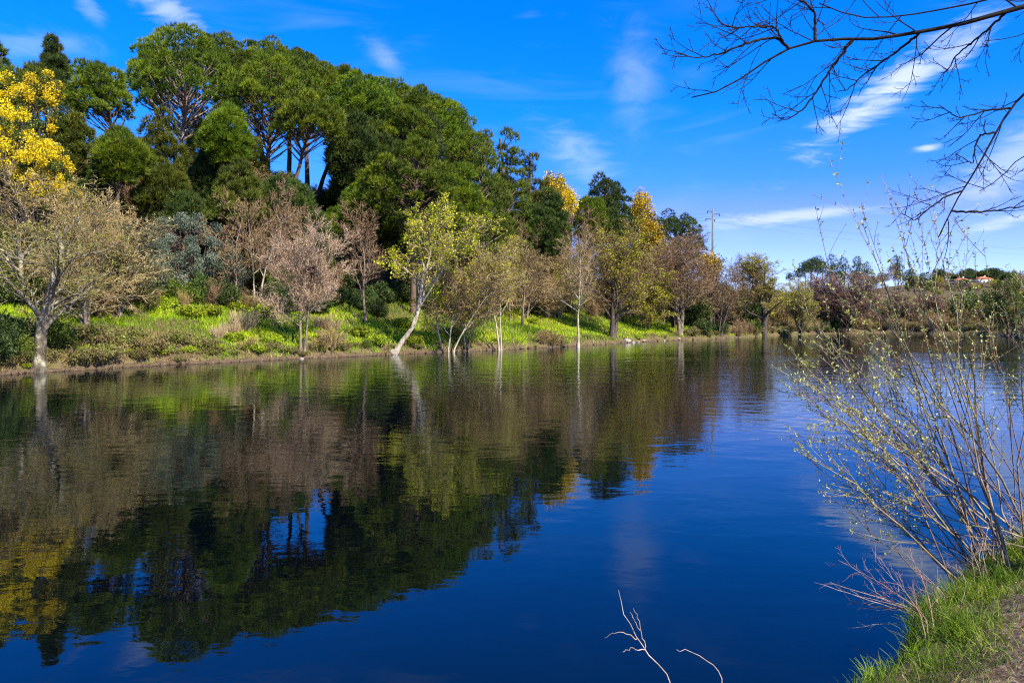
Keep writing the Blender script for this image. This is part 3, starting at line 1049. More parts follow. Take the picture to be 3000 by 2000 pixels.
P_ = put_pine
P_('umbrella', 545, 55, 84, 330, 230, 532, 'tallest umbrella pine with a pale trunk, topmost crown of the wood', 1, bark='pine_bark_pale', lump=1.05)
P_('umbrella', 645, 92, 94, 250, 140, 655, 'umbrella pine crown just beside and behind the tallest pine', 2)
P_('umbrella', 765, 106, 102, 290, 130, 775, 'broad umbrella pine on the ridge behind the many-limbed pine', 3)
P_('umbrella', 905, 150, 100, 250, 140, 900, 'umbrella pine on the ridge, next down the skyline from the broad one', 4)
P_('umbrella', 800, 142, 84, 340, 200, 780, 'big many-limbed umbrella pine with dark forked trunks against blue gaps', 5, lump=1.0)
P_('umbrella', 905, 250, 79, 220, 130, 808, 'umbrella pine with a dark slanting trunk below the ridge crowns', 6)
P_('umbrella', 1060, 205, 92, 240, 130, 925, 'umbrella pine whose dark trunk leans over the blue sky gap', 7)
P_('umbrella', 1095, 232, 100, 200, 120, 968, 'umbrella pine with a paler leaning trunk beside the sky gap', 8, bark='pine_bark_pale')
P_('umbrella', 1215, 240, 104, 210, 120, 1200, 'umbrella pine on the falling skyline above the dense round pine', 9)
P_('umbrella', 985, 168, 104, 260, 150, 985, 'umbrella pine on the ridge just above the sky gap', 41)
P_('umbrella', 840, 128, 106, 260, 140, 845, 'umbrella pine at the crest between two broad ridge crowns', 42)
P_('umbrella', 1135, 215, 106, 250, 150, 1140, 'umbrella pine filling the ridge before the falling skyline', 43)
P_('umbrella', 1270, 255, 106, 220, 150, 1275, 'umbrella pine low on the falling skyline of the ridge', 44)
P_('umbrella', 455, 90, 92, 200, 170, 470, 'umbrella pine crown half hidden behind the tallest pine', 45)
P_('umbrella', 1180, 292, 92, 190, 120, 1185, 'small umbrella pine just above the dense round pine', 10, lump=0.9)
P_('umbrella', 1325, 288, 102, 170, 150, 1325, 'end umbrella pine of the ridge before the ragged pines', 11)
P_('round', 1375, 372, 98, 160, 200, 1375, 'rounded pine below the end of the ridge crowns', 12)
P_('umbrella', 285, 160, 72, 200, 160, 430, 'pine leaning far out on a long curved dark trunk', 13, lump=0.85)
P_('round', 1205, 410, 75, 350, 330, 1210, 'large dense round pine with bright tufted crown reaching low', 14, lump=0.85, per=110)
P_('round', 1330, 480, 80, 190, 270, 1335, 'dense pine joined to the side of the large round one', 15, lump=0.85)
P_('round', 345, 370, 66, 150, 190, 350, 'young bushy pine with upright tufts below the leaning pine', 16, lump=0.7, tl=0.5)
P_('round', 655, 310, 72, 140, 210, 660, 'young bright pine in front of the many-limbed pine', 17, lump=0.7, tl=0.45)
P_('ragged', 700, 470, 68, 190, 190, 700, 'dark low pine with drooping boughs above the bare birches', 18, mat='maritime', lump=0.7, name='maritime_pine')
P_('round', 610, 440, 74, 130, 200, 610, 'dark pine hidden below the tallest umbrella pine', 19, mat='dark_pine', lump=0.8)
P_('round', 480, 470, 70, 170, 210, 480, 'dull green pine under the pale trunk of the tallest pine', 20, mat='maritime', lump=0.8, name='maritime_pine')
P_('ragged', 157, 112, 78, 100, 190, 157, 'small spiky dark pine standing alone above the yellow mimosas', 21, mat='dark_pine', lump=0.55, tl=0.45, name='maritime_pine')
P_('ragged', -15, 120, 76, 120, 260, -15, 'dark pine top at the upstream end of the skyline', 22, mat='dark_pine', lump=0.6, name='maritime_pine')
P_('round', 30, 195, 73, 150, 190, 30, 'rounded dark pine behind the topmost mimosa', 23, mat='maritime', lump=0.8, name='maritime_pine')
P_('round', 110, 190, 74, 110, 150, 110, 'small rounded pine beside the spiky dark pine', 24, mat='maritime', lump=0.75, name='maritime_pine')
P_('round', 215, 340, 69, 130, 200, 215, 'dull pine between the mimosas and the leaning pine', 25, mat='maritime', lump=0.8, name='maritime_pine')
P_('ragged', 1492, 372, 90, 170, 420, 1492, 'tallest ragged maritime pine with open spiky top', 26, mat='maritime', lump=0.75, per=75, tl=0.5, name='maritime_pine')
P_('ragged', 1425, 390, 84, 170, 430, 1415, 'ragged maritime pine with a pale bare trunk beside the round pine', 27, mat='maritime', lump=0.75, per=75, tl=0.5, bark='pine_bark_pale', name='maritime_pine')
P_('ragged', 1553, 440, 94, 130, 380, 1550, 'thinner ragged maritime pine next to the golden mimosa', 28, mat='maritime', lump=0.7, per=75, tl=0.5, name='maritime_pine')
P_('round', 1605, 565, 92, 160, 230, 1605, 'dark bushy pine in front of the golden mimosa', 29, mat='dark_pine', lump=0.8)
P_('ragged', 1762, 510, 112, 150, 190, 1765, 'taller of the two pines between the golden mimosas', 30, mat='dark_pine', lump=0.95, name='maritime_pine')
P_('ragged', 1806, 535, 116, 130, 170, 1806, 'lower of the two pines between the golden mimosas', 31, mat='dark_pine', lump=0.95, name='maritime_pine')
P_('round', 1725, 570, 108, 120, 160, 1725, 'green pine under the two pines between the mimosas', 32, mat='stone_pine', lump=0.9)
P_('umbrella', 1970, 607, 130, 200, 140, 1975, 'last umbrella pine of the hill, above the purple bare trees', 33, mat='dark_pine', lump=1.1)
P_('ragged', 462, 318, 80, 190, 300, 470, 'open dull green pine with dead lower boughs beside the pale trunk', 36, mat='maritime', lump=0.7, per=80, tl=0.5, name='maritime_pine')
P_('ragged', 590, 330, 86, 150, 260, 590, 'thin dull pine seen behind the pale trunk of the tallest pine', 37, mat='maritime', lump=0.7, per=80, tl=0.5, name='maritime_pine')
P_('ragged', 735, 400, 80, 130, 210, 735, 'thin dull pine under the many-limbed umbrella pine', 38, mat='maritime', lump=0.65, per=80, tl=0.5, name='maritime_pine')
P_('round', 545, 560, 66, 140, 160, 545, 'low dark pine above the grey-green olive', 34, mat='dark_pine', lump=0.75)
P_('round', 860, 520, 76, 110, 150, 860, 'blue-green young pine behind the pale pink willow', 35, mat='dark_pine', lump=0.7)


def mimosa_patch(green):
    def f(rng, C):
        top = (C[:, 2] - C[:, 2].min()) / max(np.ptp(C[:, 2]), 0.1)
        return np.where(rng.random(len(C)) < green - 0.25 * top, -0.42, 0.12) + rng.normal(0, 0.06, len(C))
    return f


def put_mimosa(px, top, Y, wpx, hpx, label, seed, mat='mimosa', green=0.5, n=11000):
    x = ray_xy(px, Y)
    z = zat(x, Y)
    H = ray_z(top, Y) - z
    k = Y / F
    base = 1 - min(hpx * k / H, 0.95)
    parts = leafy(seed, H, wpx * k, mat, int(n * 1.5), 0.155 * Y / 65, 0.55 * (Y / 65), 60, 0.6, base, tint_patch=mimosa_patch(green))
    plant('mimosa_tree', label, 'mimosa', [('trunk', parts[0][1]), ('crown', parts[1][1])], (x, Y, z))


put_mimosa(120, 200, 68, 160, 260, 'mimosa with sparse yellow bloom right under the spiky dark pine', 101, green=0.55)
put_mimosa(40, 300, 63, 210, 250, 'mimosa in full yellow bloom, brightest of the upstream mimosas', 102, green=0.48, n=13000)
put_mimosa(125, 400, 61, 170, 170, 'yellow mimosa below and in front of the brightest one', 103, green=0.38)
put_mimosa(20, 215, 69, 110, 130, 'yellow mimosa top behind the brightest one', 104, green=0.5, n=7000)
put_mimosa(215, 310, 70, 60, 190, 'slim yellow mimosa spire beside the leaning pine', 105, green=0.5, n=4500)
put_mimosa(160, 530, 58, 200, 110, 'low mimosa with scattered yellow bloom above the bare willows', 106, green=0.7, n=8000)
put_mimosa(1622, 500, 101, 95, 150, 'golden mimosa on the skyline beside the ragged pines', 107, 'mimosa_gold', 0.4, 5000)
put_mimosa(1662, 545, 103, 60, 100, 'small golden mimosa just below the skyline one', 108, 'mimosa_gold', 0.2, 3500)
put_mimosa(1878, 552, 118, 85, 170, 'tall golden mimosa between the pines and the last umbrella pine', 109, 'mimosa_gold', 0.42, 5000)
put_mimosa(1910, 640, 115, 90, 120, 'golden mimosa low among the purple bare trees', 110, 'mimosa_gold', 0.4, 4000)
put_mimosa(2080, 735, 117, 80, 90, 'small golden mimosa at the foot of the power pole', 111, 'mimosa_gold', 0.45, 3500)
put_mimosa(1975, 770, 106, 70, 70, 'scrap of golden mimosa inside the double-trunked brown tree', 112, 'mimosa_gold', 0.5, 2500)


def put_tree(name, cat, label, px, py, top, wpx, seed, centre=None, Y=None, bend=None, **kw):
    if Y is None:
        x, Y, z = hit(px, py)
    else:
        x = ray_xy(px, Y)
        z = zat(x, Y)
    H = ray_z(top, Y) - z
    k = Y / F
    dx = ((centre if centre is not None else px) - px) * k
    if bend is None and abs(dx) > 0.2:
        bend = [(0, 0, 0), (0.3, dx * 0.45, 0), (0.6, dx, 0), (1.2, dx, 0)]
    elif bend is not None:
        bend = [(a, b * k, 0) for a, b in bend]
    plant(name, label, cat, broadleaf(seed, H, wpx * k, bend=bend, **kw), (x, Y, z))


T_ = put_tree
T_('alder_tree', 'tree', 'gnarled riverside tree covered in white lichen with drooping bare branches', 112, 1084, 520, 390, 201, centre=165,
   first=0.16, nl=(13, 8, 7, 5), bark='lichen_bark', twig='lichen_twig', r0=0.30, droop=0.05, wander=0.2, twig_w=0.024, leaf='spring_dull', leaf_n=3500, leaf_size=0.10, lim=0.5)
T_('willow_tree', 'tree', 'bare tan willow behind the lichen-covered riverside tree', 250, 960, 560, 230, 202, first=0.12, stems=3, twig='tan_twig', twig_w=0.026, leaf='spring_dull', leaf_n=2500, leaf_size=0.1)
T_('willow_tree', 'tree', 'grey twiggy willow between the lichen tree and the grey-green olive', 345, 930, 610, 230, 203, first=0.10, stems=4, twig='lichen_twig', bark='bark', leaf='olive', leaf_n=2500, leaf_size=0.11)
T_('willow_tree', 'tree', 'bare pale tree rising above the lichen tree below the mimosas', 60, 900, 470, 260, 204, Y=50, first=0.2, twig='tan_twig', bark='pale_bark', leaf='spring_dull', leaf_n=2000, leaf_size=0.1)
T_('birch_tree', 'tree', 'slim white-stemmed birch with a reddish bare crown beside the olive', 752, 885, 520, 170, 205, centre=775, first=0.3, stems=2, stem_spread=0.5, bark='pale_bark', twig='brown_twig', r0=0.13)
T_('willow_tree', 'tree', 'pale pink flowering willow with a domed crown on two thin trunks', 885, 1040, 622, 235, 236, centre=895, first=0.30, nl=(15, 9, 8, 5), stems=2, stem_spread=0.35, ang=(56, 40, 34), up=(0.10, 0.08, 0.05), shrink=0.3,
   bark='bark', twig='pink', r0=0.14, leaf='pink', leaf_n=17000, leaf_size=0.10, lim=0.5)
T_('alder_tree', 'tree', 'slender dark-stemmed bare tree with upswept branches in the shade', 1073, 945, 585, 130, 207, centre=1055, first=0.3, ang=(30, 30, 34), up=(0.16, 0.1, 0.05), bark='bark', twig='brown_twig', r0=0.15)
T_('alder_tree', 'tree', 'leaning alder at the water with yellow-green new leaves and a bowed pale trunk', 1150, 1032, 585, 265, 208, first=0.36, nl=(15, 9, 7, 5), bark='pale_bark', twig='tan_twig', r0=0.24,
   bend=[(0, 0), (0.07, 30), (0.16, 62), (0.3, 88), (0.42, 98), (0.6, 108), (1.2, 118)], leaf='spring', leaf_n=9000, leaf_size=0.17, leaf_low=0.55, lim=0.5)
T_('alder_tree', 'tree', 'thin crooked sapling nearest the leaning alder', 1295, 1030, 860, 100, 209, centre=1285, first=0.4, nl=(9, 7, 6, 4), bark='pale_bark', twig='tan_twig', r0=0.10, leaf='spring', leaf_n=1800, leaf_size=0.13)
T_('willow_tree', 'tree', 'slanting twin-stemmed willow with a tan drooping crown', 1320, 1032, 735, 240, 210, centre=1385, first=0.30, nl=(14, 9, 8, 5), stems=2, stem_spread=0.5, droop=0.05, bark='pale_bark', twig='tan_twig', r0=0.12, leaf='spring_dull', leaf_n=4000, leaf_size=0.12)
T_('willow_tree', 'tree', 'small grey-stemmed willow between the slanting willow and the twin saplings', 1368, 1028, 800, 150, 211, first=0.3, stems=2, stem_spread=0.3, twig='tan_twig', bark='bark', r0=0.10, leaf='spring', leaf_n=2500, leaf_size=0.12)
T_('alder_tree', 'tree', 'pair of thin pale saplings curving out of the water edge', 1466, 1026, 700, 170, 212, centre=1450, first=0.42, stems=2, stem_spread=0.3, nl=(11, 8, 7, 5), bark='pale_bark', twig='tan_twig', r0=0.13, leaf='spring', leaf_n=3500, leaf_size=0.14)
T_('alder_tree', 'tree', 'thin green-tinged tree on the slope behind the pair of saplings', 1495, 945, 690, 140, 213, first=0.3, twig='tan_twig', bark='bark', r0=0.09, leaf='spring_dull', leaf_n=3500, leaf_size=0.14)
T_('oak_tree', 'tree', 'bare oak on the slope with dark foot and white upper limbs', 1640, 925, 600, 200, 214, centre=1665, first=0.3, nl=(14, 9, 8, 6), bark='bark', twig='brown_twig', r0=0.22, wander=0.2)
T_('birch_tree', 'tree', 'slim white-barked birch with a bent foot at the water edge', 1693, 1017, 660, 150, 215, centre=1705, first=0.35, nl=(13, 9, 7, 5), bark='pale_bark', twig='tan_twig', r0=0.16)
T_('poplar_tree', 'tree', 'big dark-trunked tree coming into yellow-green leaf', 1795, 990, 632, 240, 216, centre=1825, first=0.22, nl=(17, 10, 8, 6), ang=(36, 38, 40), up=(0.10, 0.05, 0.03), stems=2, stem_spread=0.3, bark='dark_bark', twig='brown_twig', r0=0.36, leaf='spring', leaf_n=13000, leaf_size=0.15)
T_('willow_tree', 'tree', 'low yellow-green willow behind the dark-trunked poplar', 1895, 965, 800, 200, 217, first=0.15, stems=3, twig='tan_twig', leaf='spring', leaf_n=6000, leaf_size=0.16, r0=0.12)
T_('oak_tree', 'tree', 'double-trunked brown bare tree with wide spreading limbs', 1993, 983, 690, 240, 218, centre=2010, first=0.26, nl=(15, 10, 8, 6), stems=2, stem_spread=0.4, bark='bark', twig='brown_twig', r0=0.26)
T_('oak_tree', 'tree', 'purple-brown bare crown below the last umbrella pine', 1950, 860, 655, 170, 219, Y=118, first=0.25, nl=(14, 9, 8, 6), twig='purple_twig', bark='bark', r0=0.2)
T_('oak_tree', 'tree', 'brown bare tree leaning over the water past the double-trunked one', 2110, 985, 742, 150, 220, centre=2145, first=0.3, stems=2, stem_spread=0.6, twig='brown_twig', bark='dark_bark', r0=0.2)
T_('oak_tree', 'tree', 'bare brown tree beside the power pole', 2065, 930, 720, 150, 221, Y=116, first=0.25, twig='brown_twig', bark='bark', r0=0.18)
T_('oak_tree', 'tree', 'upright dark-trunked oak greening at the crown, standing clear at the water', 2240, 984, 742, 165, 222, centre=2238, first=0.28, nl=(17, 10, 8, 6), ang=(38, 38, 40), up=(0.12, 0.06, 0.03), bark='dark_bark', twig='tan_twig', r0=0.36, leaf='spring_dull', leaf_n=9000, leaf_size=0.18)
T_('willow_tree', 'tree', 'narrow green willow next to the upright oak', 2345, 982, 815, 95, 223, first=0.12, stems=3, twig='tan_twig', bark='dark_bark', leaf='spring_dull', leaf_n=7000, leaf_size=0.18, ang=(30, 34, 36), up=(0.12, 0.08, 0.04))
T_('willow_tree', 'tree', 'wide purple-brown bare willow with a rounded crown over the far water', 2470, 976, 790, 200, 224, first=0.10, nl=(16, 10, 9, 6), stems=4, stem_spread=0.8, ang=(34, 34, 34), up=(0.10, 0.08, 0.06), twig='purple_twig', bark='dark_bark', twig_w=0.04, r0=0.22)
T_('willow_tree', 'tree', 'purple-brown bare willow behind the budding foreground bush', 2690, 950, 855, 150, 225, Y=150, first=0.10, nl=(15, 10, 9, 6), stems=4, stem_spread=0.8, ang=(34, 34, 34), up=(0.10, 0.08, 0.06), twig='purple_twig', bark='dark_bark', twig_w=0.04, r0=0.2)
T_('oak_tree', 'tree', 'dark leafy tree on the bank behind the foreground bush', 2960, 950, 800, 150, 226, Y=112, first=0.2, stems=2, twig='brown_twig', bark='dark_bark', leaf='shrub', leaf_n=12000, leaf_size=0.25, r0=0.2)
T_('oak_tree', 'tree', 'bare brown tree on the slope under the ragged maritime pines', 1530, 870, 640, 150, 227, Y=82, first=0.2, twig='brown_twig', bark='bark', r0=0.16, leaf='spring_dull', leaf_n=1500, leaf_size=0.12)
T_('oak_tree', 'tree', 'reddish bare tree between the birch and the pink willow', 690, 880, 560, 160, 228, Y=64, first=0.25, twig='brown_twig', bark='bark', r0=0.14)
T_('oak_tree', 'tree', 'bare brown tree on the slope above the pink willow', 830, 850, 540, 140, 229, Y=70, first=0.3, twig='brown_twig', bark='bark', r0=0.14)

# ------------------------------------------------------------------ the rest of the wood, standing between and behind
SKY_X = [-100, 0, 200, 300, 385, 450, 540, 700, 850, 1000, 1150, 1280, 1390, 1500, 1580, 1650, 1780, 1900, 2000, 2100, 2300]
SKY_Y = [160, 185, 190, 180, 120, 75, 60, 100, 130, 190, 230, 270, 350, 390, 450, 520, 530, 600, 650, 740, 800]
rgf = np.random.default_rng(909)
fill_pines = [(pine(700, 12, 6.5, 7.5, 'round', lump=0.85), 'stone_pine', 'rounded green pine standing near', 'rounded green pines of the wood'),
              (pine(701, 12, 5.5, 8.5, 'round', lump=0.8, mat='dark_pine'), 'stone_pine', 'dark bushy pine standing near', 'dark bushy pines of the wood'),
              (pine(702, 13, 5.0, 9.5, 'ragged', lump=0.75, per=80, mat='maritime', tl=0.5), 'maritime_pine', 'ragged dull green pine near', 'ragged dull pines of the wood'),
              (pine(703, 12, 6.0, 8.0, 'ragged', lump=0.8, per=90, mat='dark_pine', tl=0.5), 'maritime_pine', 'ragged dark pine near', 'ragged dark pines of the wood')]
HM = [12, 12, 13, 12]
made = 0
while made < 60:
    px = rgf.uniform(-60, 1720)
    Y = rgf.uniform(66, 108) + 0.008 * max(px, 0)
    x = ray_xy(px, Y)
    s = float(far_s(np.array([x]), np.array([Y]))[0])
    if s < 15 or s > 62:
        continue
    top = np.interp(px, SKY_X, SKY_Y) + rgf.uniform(60, 330)
    if 880 < px < 1025:
        top = max(top, rgf.uniform(560, 640))
    if 420 < px <= 880:
        top = max(top, rgf.uniform(520, 620))
    if px <= 420:
        top = max(top, rgf.uniform(430, 560))
    z = zat(x, Y)
    H = ray_z(top, Y) - z
    if H < 4 or H > 17:
        continue
    v = rgf.integers(4)
    (tr_, cr2), nm, lab, grp = fill_pines[v]
    sc_ = H / HM[v]
    w_ = min(sc_ * rgf.uniform(0.9, 1.2), 1.3)
    plant(nm, lab + ' ' + near_what(x, Y), 'pine', [('trunk', tr_), ('crown', cr2)], (x, Y, z), rgf.random() * 6.28, (w_, w_, sc_), grp)
    made += 1
fill_bare = [(broadleaf(710, 9, 5.5, first=0.2, twig='brown_twig', r0=0.14, nl=(13, 8, 7, 5)), 'brown bare tree near', 'brown bare trees of the fringe'),
             (broadleaf(711, 9, 5.0, first=0.2, twig='purple_twig', r0=0.14, nl=(13, 8, 7, 5)), 'purplish bare tree near', 'purplish bare trees of the fringe'),
             (broadleaf(712, 8, 5.0, first=0.15, stems=3, twig='tan_twig', r0=0.10, leaf='spring_dull', leaf_n=5000, leaf_size=0.14), 'thin budding yellow-green tree near', 'budding trees of the fringe'),
             (broadleaf(713, 8, 5.5, first=0.12, stems=3, twig='tan_twig', r0=0.10), 'tan twiggy willow near', 'tan willows of the fringe')]
HB = [9, 9, 8, 8]
made = 0
while made < 58:
    px = rgf.uniform(-60, 2330) if made < 30 else rgf.uniform(1380, 2330)
    Y = rgf.uniform(46, 135)
    x = ray_xy(px, Y)
    s = float(far_s(np.array([x]), np.array([Y]))[0])
    if s < 8 or s > 26 or 940 < px < 1130:
        continue
    z = zat(x, Y)
    H = rgf.uniform(5, 9.5)
    lim_ = ray_z(np.interp(px, SKY_X, SKY_Y) + 60 + 20 * rgf.random(), Y) - z
    H = min(H, lim_)
    if H < 3.5:
        continue
    v = rgf.choice(4, p=[0.3, 0.2, 0.3, 0.2])
    pr, lab, grp = fill_bare[v]
    sc_ = H / HB[v]
    plant('fringe_tree', lab + ' ' + near_what(x, Y), 'tree', pr, (x, Y, z), rgf.random() * 6.28, (sc_ * rgf.uniform(0.9, 1.2), sc_ * rgf.uniform(0.9, 1.2), sc_), grp)
    made += 1

# grey-green olive clump
for (px, py, top, w, seed, lab) in ((545, 872, 618, 250, 301, 'tall grey-green olive with dense silvery leaves above the grassy bank'),
                                    (655, 880, 700, 130, 302, 'smaller grey-green olive shrub beside the tall olive'),
                                    (440, 880, 680, 130, 303, 'thin grey olive shrub between the willow and the tall olive')):
    x, Y, z = hit(px, py)
    H = ray_z(top, Y) - z
    pts_ = leafy(seed, H, w * Y / F, 'olive', int(130 * w), 0.17, 0.62, 46, 0.35, 0.04)
    plant('olive_tree', lab, 'olive', [('trunk', pts_[0][1]), ('crown', pts_[1][1])], (x, Y, z))

# ------------------------------------------------------------------ undergrowth in individual bushes
kinds = {
    'laurel_bush': [leafy(400 + i, 2.4, 2.8, 'shrub_dark', 3600, 0.20, 0.5, 18, 0.45, 0.0) for i in range(3)],
    'broom_bush': [leafy(410 + i, 2.0, 2.4, 'shrub', 3600, 0.16, 0.45, 18, 0.35, 0.0) for i in range(3)],
    'bare_bush': [wispy(420 + i, 2.4, 2.6, 'brown_twig', 1900, twig_w=0.03) for i in range(3)],
    'tan_bush': [wispy(430 + i, 1.8, 2.2, 'tan_twig', 1700, twig_w=0.028, leaf='spring_dull', leaf_n=500, leaf_size=0.1) for i in range(2)],
    'bramble_mound': [leafy(440 + i, 0.9, 2.4, 'bramble', 3000, 0.13, 0.30, 22, 0.6, 0.0) for i in range(3)],
    'ivy_mound': [leafy(450 + i, 0.9, 2.0, 'green_mound', 2800, 0.13, 0.30, 20, 0.7, 0.0) for i in range(3)],
}
bush_label = {
    'laurel_bush': ('dark green bush beside', 'bush', 'dark bushes under the trees'),
    'broom_bush': ('mid green leafy bush beside', 'bush', 'green bushes under the trees'),
    'bare_bush': ('brown leafless bush beside', 'bush', 'leafless bushes under the trees'),
    'tan_bush': ('pale tan twiggy bush beside', 'bush', 'tan bushes on the far bank'),
    'bramble_mound': ('brown-green bramble mound beside', 'bramble', 'bramble mounds on the far bank'),
    'ivy_mound': ('bright green leafy mound beside', 'mound plant', 'green mounds on the far bank'),
}
rg = np.random.default_rng(77)


def bush(kind, x, y, s, sz=None, sink=0.08):
    lab, cat, grp = bush_label[kind]
    pr = kinds[kind][rg.integers(len(kinds[kind]))]
    s_w = float(far_s(np.array([x]), np.array([y]))[0])
    size_ = 'small ' if s < 0.55 else 'large ' if s > 1.25 else ''
    where_ = ' by the water ' if s_w < 1.6 else ' on the grass ' if s_w < 9 else ' upslope '
    lab = lab.replace(' beside', where_ + 'beside')
    plant(kind, size_ + lab + ' ' + near_what(x, y), cat, pr, (x, y, zat(x, y) - sink), rg.random() * 6.28, (s, s, sz or s), grp)


# the slope behind the grass
cnt = 0
while cnt < 190:
    Y = rg.uniform(46, 118)
    px = rg.uniform(-80, 2150)
    x = ray_xy(px, Y)
    s = float(far_s(np.array([x]), np.array([Y]))[0])
    if s < 12.5 or s > 52:
        continue
    if rg.random() > np.interp(s, [12, 18, 35, 52], [1, 1, 0.6, 0.25]):
        continue
    k = rg.choice(['laurel_bush', 'broom_bush', 'bare_bush', 'tan_bush'], p=[0.38, 0.27, 0.25, 0.10])
    bush(k, x, Y, rg.uniform(1.0, 2.0), rg.uniform(0.9, 1.7))
    cnt += 1
# along the top of the grass, dense
for px in np.arange(-60, 2320, 26):
    s_t = rg.uniform(9.5, 14)
    x, Y = at_s(px, s_t)
    if 940 < px < 1130:
        k = 'laurel_bush'
    else:
        k = rg.choice(['laurel_bush', 'broom_bush', 'bare_bush', 'tan_bush', 'ivy_mound', 'bramble_mound'], p=[0.24, 0.2, 0.22, 0.1, 0.12, 0.12])
    bush(k, x, Y, rg.uniform(0.6, 1.1), rg.uniform(0.6, 1.15))
# surveyed mounds and bushes on the grass
for k, px, py, s in (('ivy_mound', 560, 930, 1.1), ('ivy_mound', 620, 925, 1.0), ('ivy_mound', 700, 915, 1.1), ('ivy_mound', 770, 930, 1.3), ('ivy_mound', 480, 905, 1.0), ('ivy_mound', 390, 915, 0.9),
                     ('bramble_mound', 260, 1000, 1.2), ('bramble_mound', 320, 1020, 1.2), ('bramble_mound', 380, 1000, 1.1), ('bramble_mound', 300, 1050, 1.0), ('bramble_mound', 440, 1030, 1.1), ('bramble_mound', 250, 1060, 0.9),
                     ('bramble_mound', 520, 1005, 1.0), ('bramble_mound', 600, 1020, 0.9), ('ivy_mound', 800, 1010, 0.9), ('ivy_mound', 750, 1030, 0.8), ('ivy_mound', 690, 1000, 0.8), ('tan_bush', 960, 1030, 1.1), ('tan_bush', 985, 1015, 0.9),
                     ('ivy_mound', 945, 1010, 0.9), ('ivy_mound', 1100, 1010, 1.0), ('ivy_mound', 1050, 985, 1.0), ('ivy_mound', 1210, 1010, 1.0), ('broom_bush', 1330, 990, 0.6), ('ivy_mound', 1180, 960, 1.1), ('laurel_bush', 1110, 930, 0.8),
                     ('tan_bush', 1615, 1012, 1.0), ('tan_bush', 1590, 1008, 0.8), ('tan_bush', 1640, 1014, 0.7), ('ivy_mound', 1560, 950, 0.9), ('laurel_bush', 1575, 925, 0.8), ('broom_bush', 1660, 905, 0.7),
                     ('bare_bush', 1740, 930, 0.9), ('laurel_bush', 2100, 950, 1.0), ('bramble_mound', 2130, 975, 1.3), ('bramble_mound', 2180, 972, 1.5), ('broom_bush', 2205, 975, 1.1), ('bramble_mound', 2290, 975, 1.6),
                     ('tan_bush', 2300, 970, 1.3), ('tan_bush', 2400, 972, 1.4), ('laurel_bush', 20, 1040, 1.0), ('broom_bush', 60, 1060, 0.8), ('laurel_bush', -20, 1070, 1.0), ('broom_bush', 175, 1020, 0.9), ('bare_bush', 290, 930, 1.0)):
    x, Y, z = hit(px, py)
    bush(k, x, Y, s)

# scrub leaning over the water's edge
for px in np.concatenate([np.arange(-40, 1000, 30), np.arange(1000, 2010, 38), np.arange(2010, 2500, 17)]) + rg.uniform(-12, 12):
    s_t = rg.uniform(0.25, 1.0)
    x, Y = at_s(px, s_t)
    if px < 1000:
        k = rg.choice(['bramble_mound', 'tan_bush', 'ivy_mound'], p=[0.6, 0.2, 0.2])
        sc_ = rg.uniform(0.3, 0.7)
    elif px < 2010:
        k = rg.choice(['bramble_mound', 'tan_bush', 'ivy_mound', 'broom_bush'], p=[0.35, 0.25, 0.3, 0.1])
        sc_ = rg.uniform(0.22, 0.5)
    else:
        k = rg.choice(['bramble_mound', 'tan_bush', 'bare_bush', 'broom_bush', 'laurel_bush'], p=[0.3, 0.25, 0.15, 0.15, 0.15])
        sc_ = rg.uniform(0.6, 1.15)
    bush(k, x, Y, sc_)

# far bank across the bend and the hills: scrub and trees
far_kinds = {
    'scrub_tree': [wispy(500 + i, 6, 6, 'brown_twig', 1500, twig_w=0.10, spread=45, leaf='spring_dull', leaf_n=700, leaf_size=0.3) for i in range(3)],
    'purple_scrub_tree': [wispy(510 + i, 6, 6, 'purple_twig', 1500, twig_w=0.10, spread=45) for i in range(2)],
    'green_tree': [leafy(520 + i, 7, 7, 'shrub', 2600, 0.5, 1.3, 20, 0.5, 0.05) for i in range(3)],
    'dark_tree': [leafy(530 + i, 7, 7, 'shrub_dark', 2600, 0.5, 1.3, 20, 0.5, 0.05) for i in range(2)],
    'yellow_green_tree': [leafy(540 + i, 6, 7, 'spring_dull', 2200, 0.45, 1.2, 20, 0.5, 0.05) for i in range(2)],
}
far_label = {
    'scrub_tree': 'brown bare scrubby tree on the far downstream slope', 'purple_scrub_tree': 'purple-brown bare scrub tree on the far downstream slope',
    'green_tree': 'rounded green tree on the far downstream slope', 'dark_tree': 'rounded dark green tree on the far downstream slope', 'yellow_green_tree': 'yellowish green tree on the far downstream slope',
}
cnt = 0
while cnt < 250:
    Y = 100 + 330 * rg.random() ** 1.5
    px = rg.uniform(1950, 3150)
    x = ray_xy(px, Y)
    s = float(far_s(np.array([x]), np.array([Y]))[0])
    if s < 3.5:
        continue
    k = rg.choice(list(far_kinds), p=[0.30, 0.08, 0.20, 0.14, 0.28])
    pr = far_kinds[k][rg.integers(len(far_kinds[k]))]
    sc_ = rg.uniform(0.55, 1.15)
    z = zat(x, Y)
    zmax = ray_z(np.interp(px, [1950, 2200, 2300, 2600, 2800, 3000], [800, 820, 848, 856, 850, 832]) + rg.uniform(0, 40), Y)
    hh = (7 if 'tree' == k[-4:] and 'scrub' not in k else 6) * sc_
    if z + hh > zmax:
        sc_ *= max(0.3, (zmax - z) / hh)
    if sc_ < 0.32:
        continue
    plant(k, ('small ' if sc_ < 0.55 else 'tall ' if sc_ > 0.9 else '') + far_label[k].split(' on ')[0] + ' near ' + near_what(x, Y), 'tree', pr, (x, Y, z - 0.1), rg.random() * 6.28, (sc_, sc_, sc_), far_label[k].split(' on ')[0] + 's downstream')
    cnt += 1
